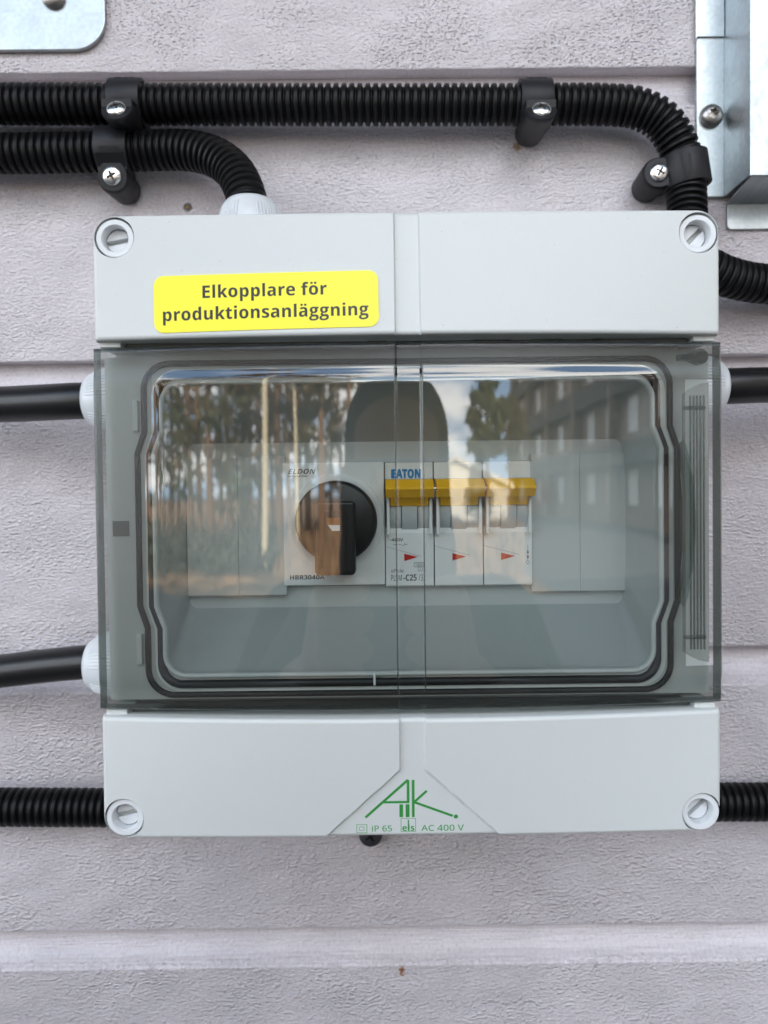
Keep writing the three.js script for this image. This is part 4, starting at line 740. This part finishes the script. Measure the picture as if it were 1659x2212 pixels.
{ // low white gabled house
  const t = thing('cottage', 'low white gabled house mirrored above the middle breaker pole', 'house', [5.4, 0, 42]), sh = new THREE.Shape([[-4.4, 0], [4.4, 0], [4.4, 1.8], [0, 3.2], [-4.4, 1.8]].map((v) => new THREE.Vector2(...v)));
  const wm = std({ name: 'white_render', color: rgb(0.78, 0.76, 0.70), roughness: 0.8 });
  part('wall', new THREE.ExtrudeGeometry(sh, { depth: 9, bevelEnabled: false }), wm, t);
  const rf = new THREE.Shape([[-4.9, 1.72], [0, 3.28], [4.9, 1.72], [4.9, 1.98], [0, 3.56], [-4.9, 1.98]].map((v) => new THREE.Vector2(...v)));
  part('roof', new THREE.ExtrudeGeometry(rf, { depth: 9.8, bevelEnabled: false }).translate(0, 0, -0.4), std({ name: 'white_verge', color: rgb(0.82, 0.81, 0.78), roughness: 0.6 }), t);
  for (const x of [-2.6, 1.2]) part('window', box(x, x + 1.3, 0.6, 1.6, -0.05, -0.001), std({ name: 'cottage_pane', color: rgb(0.05, 0.06, 0.07), roughness: 0.15 }), t);
}

// ---------------------------------------------------------------- the photographer, holding a phone (seen only in the window)
const caps = (p, a, b, ra, rb) => {
  const bx = b[0] - a[0], by = b[1] - a[1], bz = b[2] - a[2], px = p[0] - a[0], py = p[1] - a[1], pz = p[2] - a[2], t = Math.min(1, Math.max(0, (px * bx + py * by + pz * bz) / (bx * bx + by * by + bz * bz + 1e-12)));
  return Math.hypot(px - bx * t, py - by * t, pz - bz * t) - (ra + (rb - ra) * t);
};
function isosurface(bones, lo, hi, n, k, extra) {
  const mc = new MarchingCubes(n, new THREE.MeshBasicMaterial(), false, false, 400000), size = [0, 1, 2].map((i) => hi[i] - lo[i]);
  let o = 0;
  for (let z = 0; z < n; z++) for (let y = 0; y < n; y++) for (let x = 0; x < n; x++, o++) {
    const p = [lo[0] + size[0] * (x - n / 2 + n / 2) / n, lo[1] + size[1] * y / n, lo[2] + size[2] * z / n];
    let d = 1; for (const [a, b, ra, rb] of bones) { const e = caps(p, a, b, ra, rb), h = Math.max(0, k - Math.abs(d - e)) / k; d = Math.min(d, e) - h * h * k * 0.25; }
    if (extra) d = extra(p, d);
    mc.field[o] = -d * 100;
  }
  mc.isolation = 0; mc.update();
  const c = mc.count, pos = new Float32Array(mc.positionArray.subarray(0, c * 3)), g = new THREE.BufferGeometry();
  for (let i = 0; i < c; i++) for (let q = 0; q < 3; q++) pos[i * 3 + q] = lo[q] + size[q] * (pos[i * 3 + q] + 1) / 2;
  g.setAttribute('position', new THREE.BufferAttribute(pos, 3)); const m = mergeVertices(g, 1e-6); m.computeVertexNormals(); return m;
}
{
  const cx = camera.position.x + 0.012, cy = camera.position.y, t = thing('person', 'person in dark hooded jacket holding up a phone, mirrored in the window', 'person', [cx, 0, 0.80]);
  const dark = std({ name: 'dark_jacket', color: rgb(0.022, 0.026, 0.024), roughness: 0.85 }), skin = std({ name: 'skin', color: rgb(0.42, 0.25, 0.17), roughness: 0.6 }), jeans = std({ name: 'dark_trousers', color: rgb(0.03, 0.035, 0.05), roughness: 0.9 });
  const H = cy + 0.014, B = [];       // head centre height; coordinates relative to the person's base
  for (const s of [-1, 1]) {
    B.push([[s * 0.10, 0.88, 0.02], [s * 0.11, 0.48, 0.0], 0.098, 0.066], [[s * 0.11, 0.48, 0.0], [s * 0.115, 0.10, 0.03], 0.064, 0.042], [[s * 0.115, 0.05, 0.04], [s * 0.13, 0.035, -0.14], 0.045, 0.036]);
    B.push([[s * 0.185, H - 0.20, 0.03], [s * 0.27, H - 0.36, -0.16], 0.072, 0.058], [[s * 0.27, H - 0.36, -0.16], [s * 0.075, H - 0.115, -0.36], 0.056, 0.036]);
  }
  B.push([[0, 0.92, 0.02], [0, 1.10, 0.03], 0.155, 0.15], [[-0.10, H - 0.27, 0.03], [0.10, H - 0.27, 0.03], 0.135, 0.135], [[0, H - 0.21, 0.03], [0, H - 0.10, 0.0], 0.085, 0.062], [[-0.16, H - 0.195, 0.03], [0.16, H - 0.195, 0.03], 0.07, 0.07]);
  part('body', isosurface(B, [-0.42, 0, -0.46], [0.42, H + 0.12, 0.30], 96, 0.05), dark, t);
  const head = isosurface([[[0, -0.035, -0.03], [0, 0.045, 0.01], 0.062, 0.079], [[0, -0.075, -0.055], [0, -0.06, -0.03], 0.045, 0.06], [[0, -0.01, -0.105], [0, -0.035, -0.118], 0.011, 0.016], [[-0.070, -0.01, 0.01], [-0.072, 0.015, 0.012], 0.012, 0.014], [[0.070, -0.01, 0.01], [0.072, 0.015, 0.012], 0.012, 0.014], [[-0.02, -0.065, -0.094], [0.02, -0.065, -0.094], 0.010, 0.010]], [-0.14, -0.16, -0.16], [0.14, 0.18, 0.14], 64, 0.02, (p, d) => { for (const s of [-1, 1]) d = Math.max(d, 0.012 - Math.hypot(p[0] - s * 0.033, p[1] - 0.008, p[2] + 0.100)); return d; });
  part('head', head.translate(0, H, -0.03), skin, t);
  const hood = isosurface([[[0, -0.08, 0.02], [0, 0.055, 0.025], 0.090, 0.086], [[0, -0.10, 0.03], [0, -0.17, 0.05], 0.086, 0.10]], [-0.18, -0.28, -0.16], [0.18, 0.19, 0.2], 60, 0.04, (p, d) => Math.max(d, 0.034 - Math.hypot(p[0], (p[1] + 0.01) * 0.72, (p[2] + 0.10) * 0.8)));
  part('hood', hood.translate(0, H, -0.03), dark, t);
  // hands round the phone's long edges: palm, four fingers behind the phone's back, thumb in front
  for (const s of [-1, 1]) {
    const e = s * 0.037, y = -0.105, hb = [[[e + s * 0.022, y - 0.015, 0.03], [e + s * 0.014, y + 0.03, 0.02], 0.020, 0.017]];
    for (let f = 0; f < 4; f++) { const fy = y + 0.045 - f * 0.019, l = [0.85, 1, 0.95, 0.75][f]; hb.push([[e + s * 0.018, fy - 0.006, 0.020], [e + s * 0.012, fy, -0.004], 0.0092, 0.0088], [[e + s * 0.012, fy, -0.004], [e - s * 0.018 * l, fy + 0.003, -0.0085], 0.0086, 0.0072]); }
    hb.push([[e + s * 0.020, y + 0.005, 0.035], [e + s * 0.006, y + 0.03, 0.030], 0.011, 0.0098], [[e + s * 0.006, y + 0.03, 0.030], [e - s * 0.010, y + 0.052, 0.025], 0.0096, 0.008], [[e + s * 0.026, y - 0.02, 0.035], [e + s * 0.045, y - 0.035, 0.075], 0.021, 0.026]);
    const lo = [Math.min(e - s * 0.03, e + s * 0.08), y - 0.07, -0.02], hi = [Math.max(e - s * 0.03, e + s * 0.08), y + 0.08, 0.11];
    part('hand', isosurface(hb, lo, hi, 56, 0.008).translate(camera.position.x - cx, cy, camera.position.z + 0.0035 + 0.005 - 0.80), skin, t);
  }
  const ph = thing('phone', 'dark phone held up in both hands, mirrored in the window', 'phone', [camera.position.x, cy - 0.125, camera.position.z + 0.0045]);
  const pm = std({ name: 'phone_black', color: rgb(0.015, 0.015, 0.017), roughness: 0.4 });
  part('case', extrudeZ(rrect(-0.0372, 0.0372, 0, 0.148, 0.011), 0, 0.009, 0.002), pm, ph);
  part('camera_plate', extrudeZ(rrect(-0.017, 0.017, 0.112, 0.143, 0.008), -0.0018, 0.0005, 0.0004), pm, ph);
  for (const [x, y] of [[0, 0.1172], [0.009, 0.134], [-0.009, 0.134]]) part('lens', new THREE.CylinderGeometry(0.0052, 0.0052, 0.001, 28).rotateX(Math.PI / 2).translate(x, y, -0.0022), std({ name: 'lens_glass', color: rgb(0.01, 0.01, 0.014), roughness: 0.05 }), ph);
}

scene.traverse((o) => { if (o.isMesh) { o.castShadow = true; o.receiveShadow = true; } });
renderer.render(scene, camera);
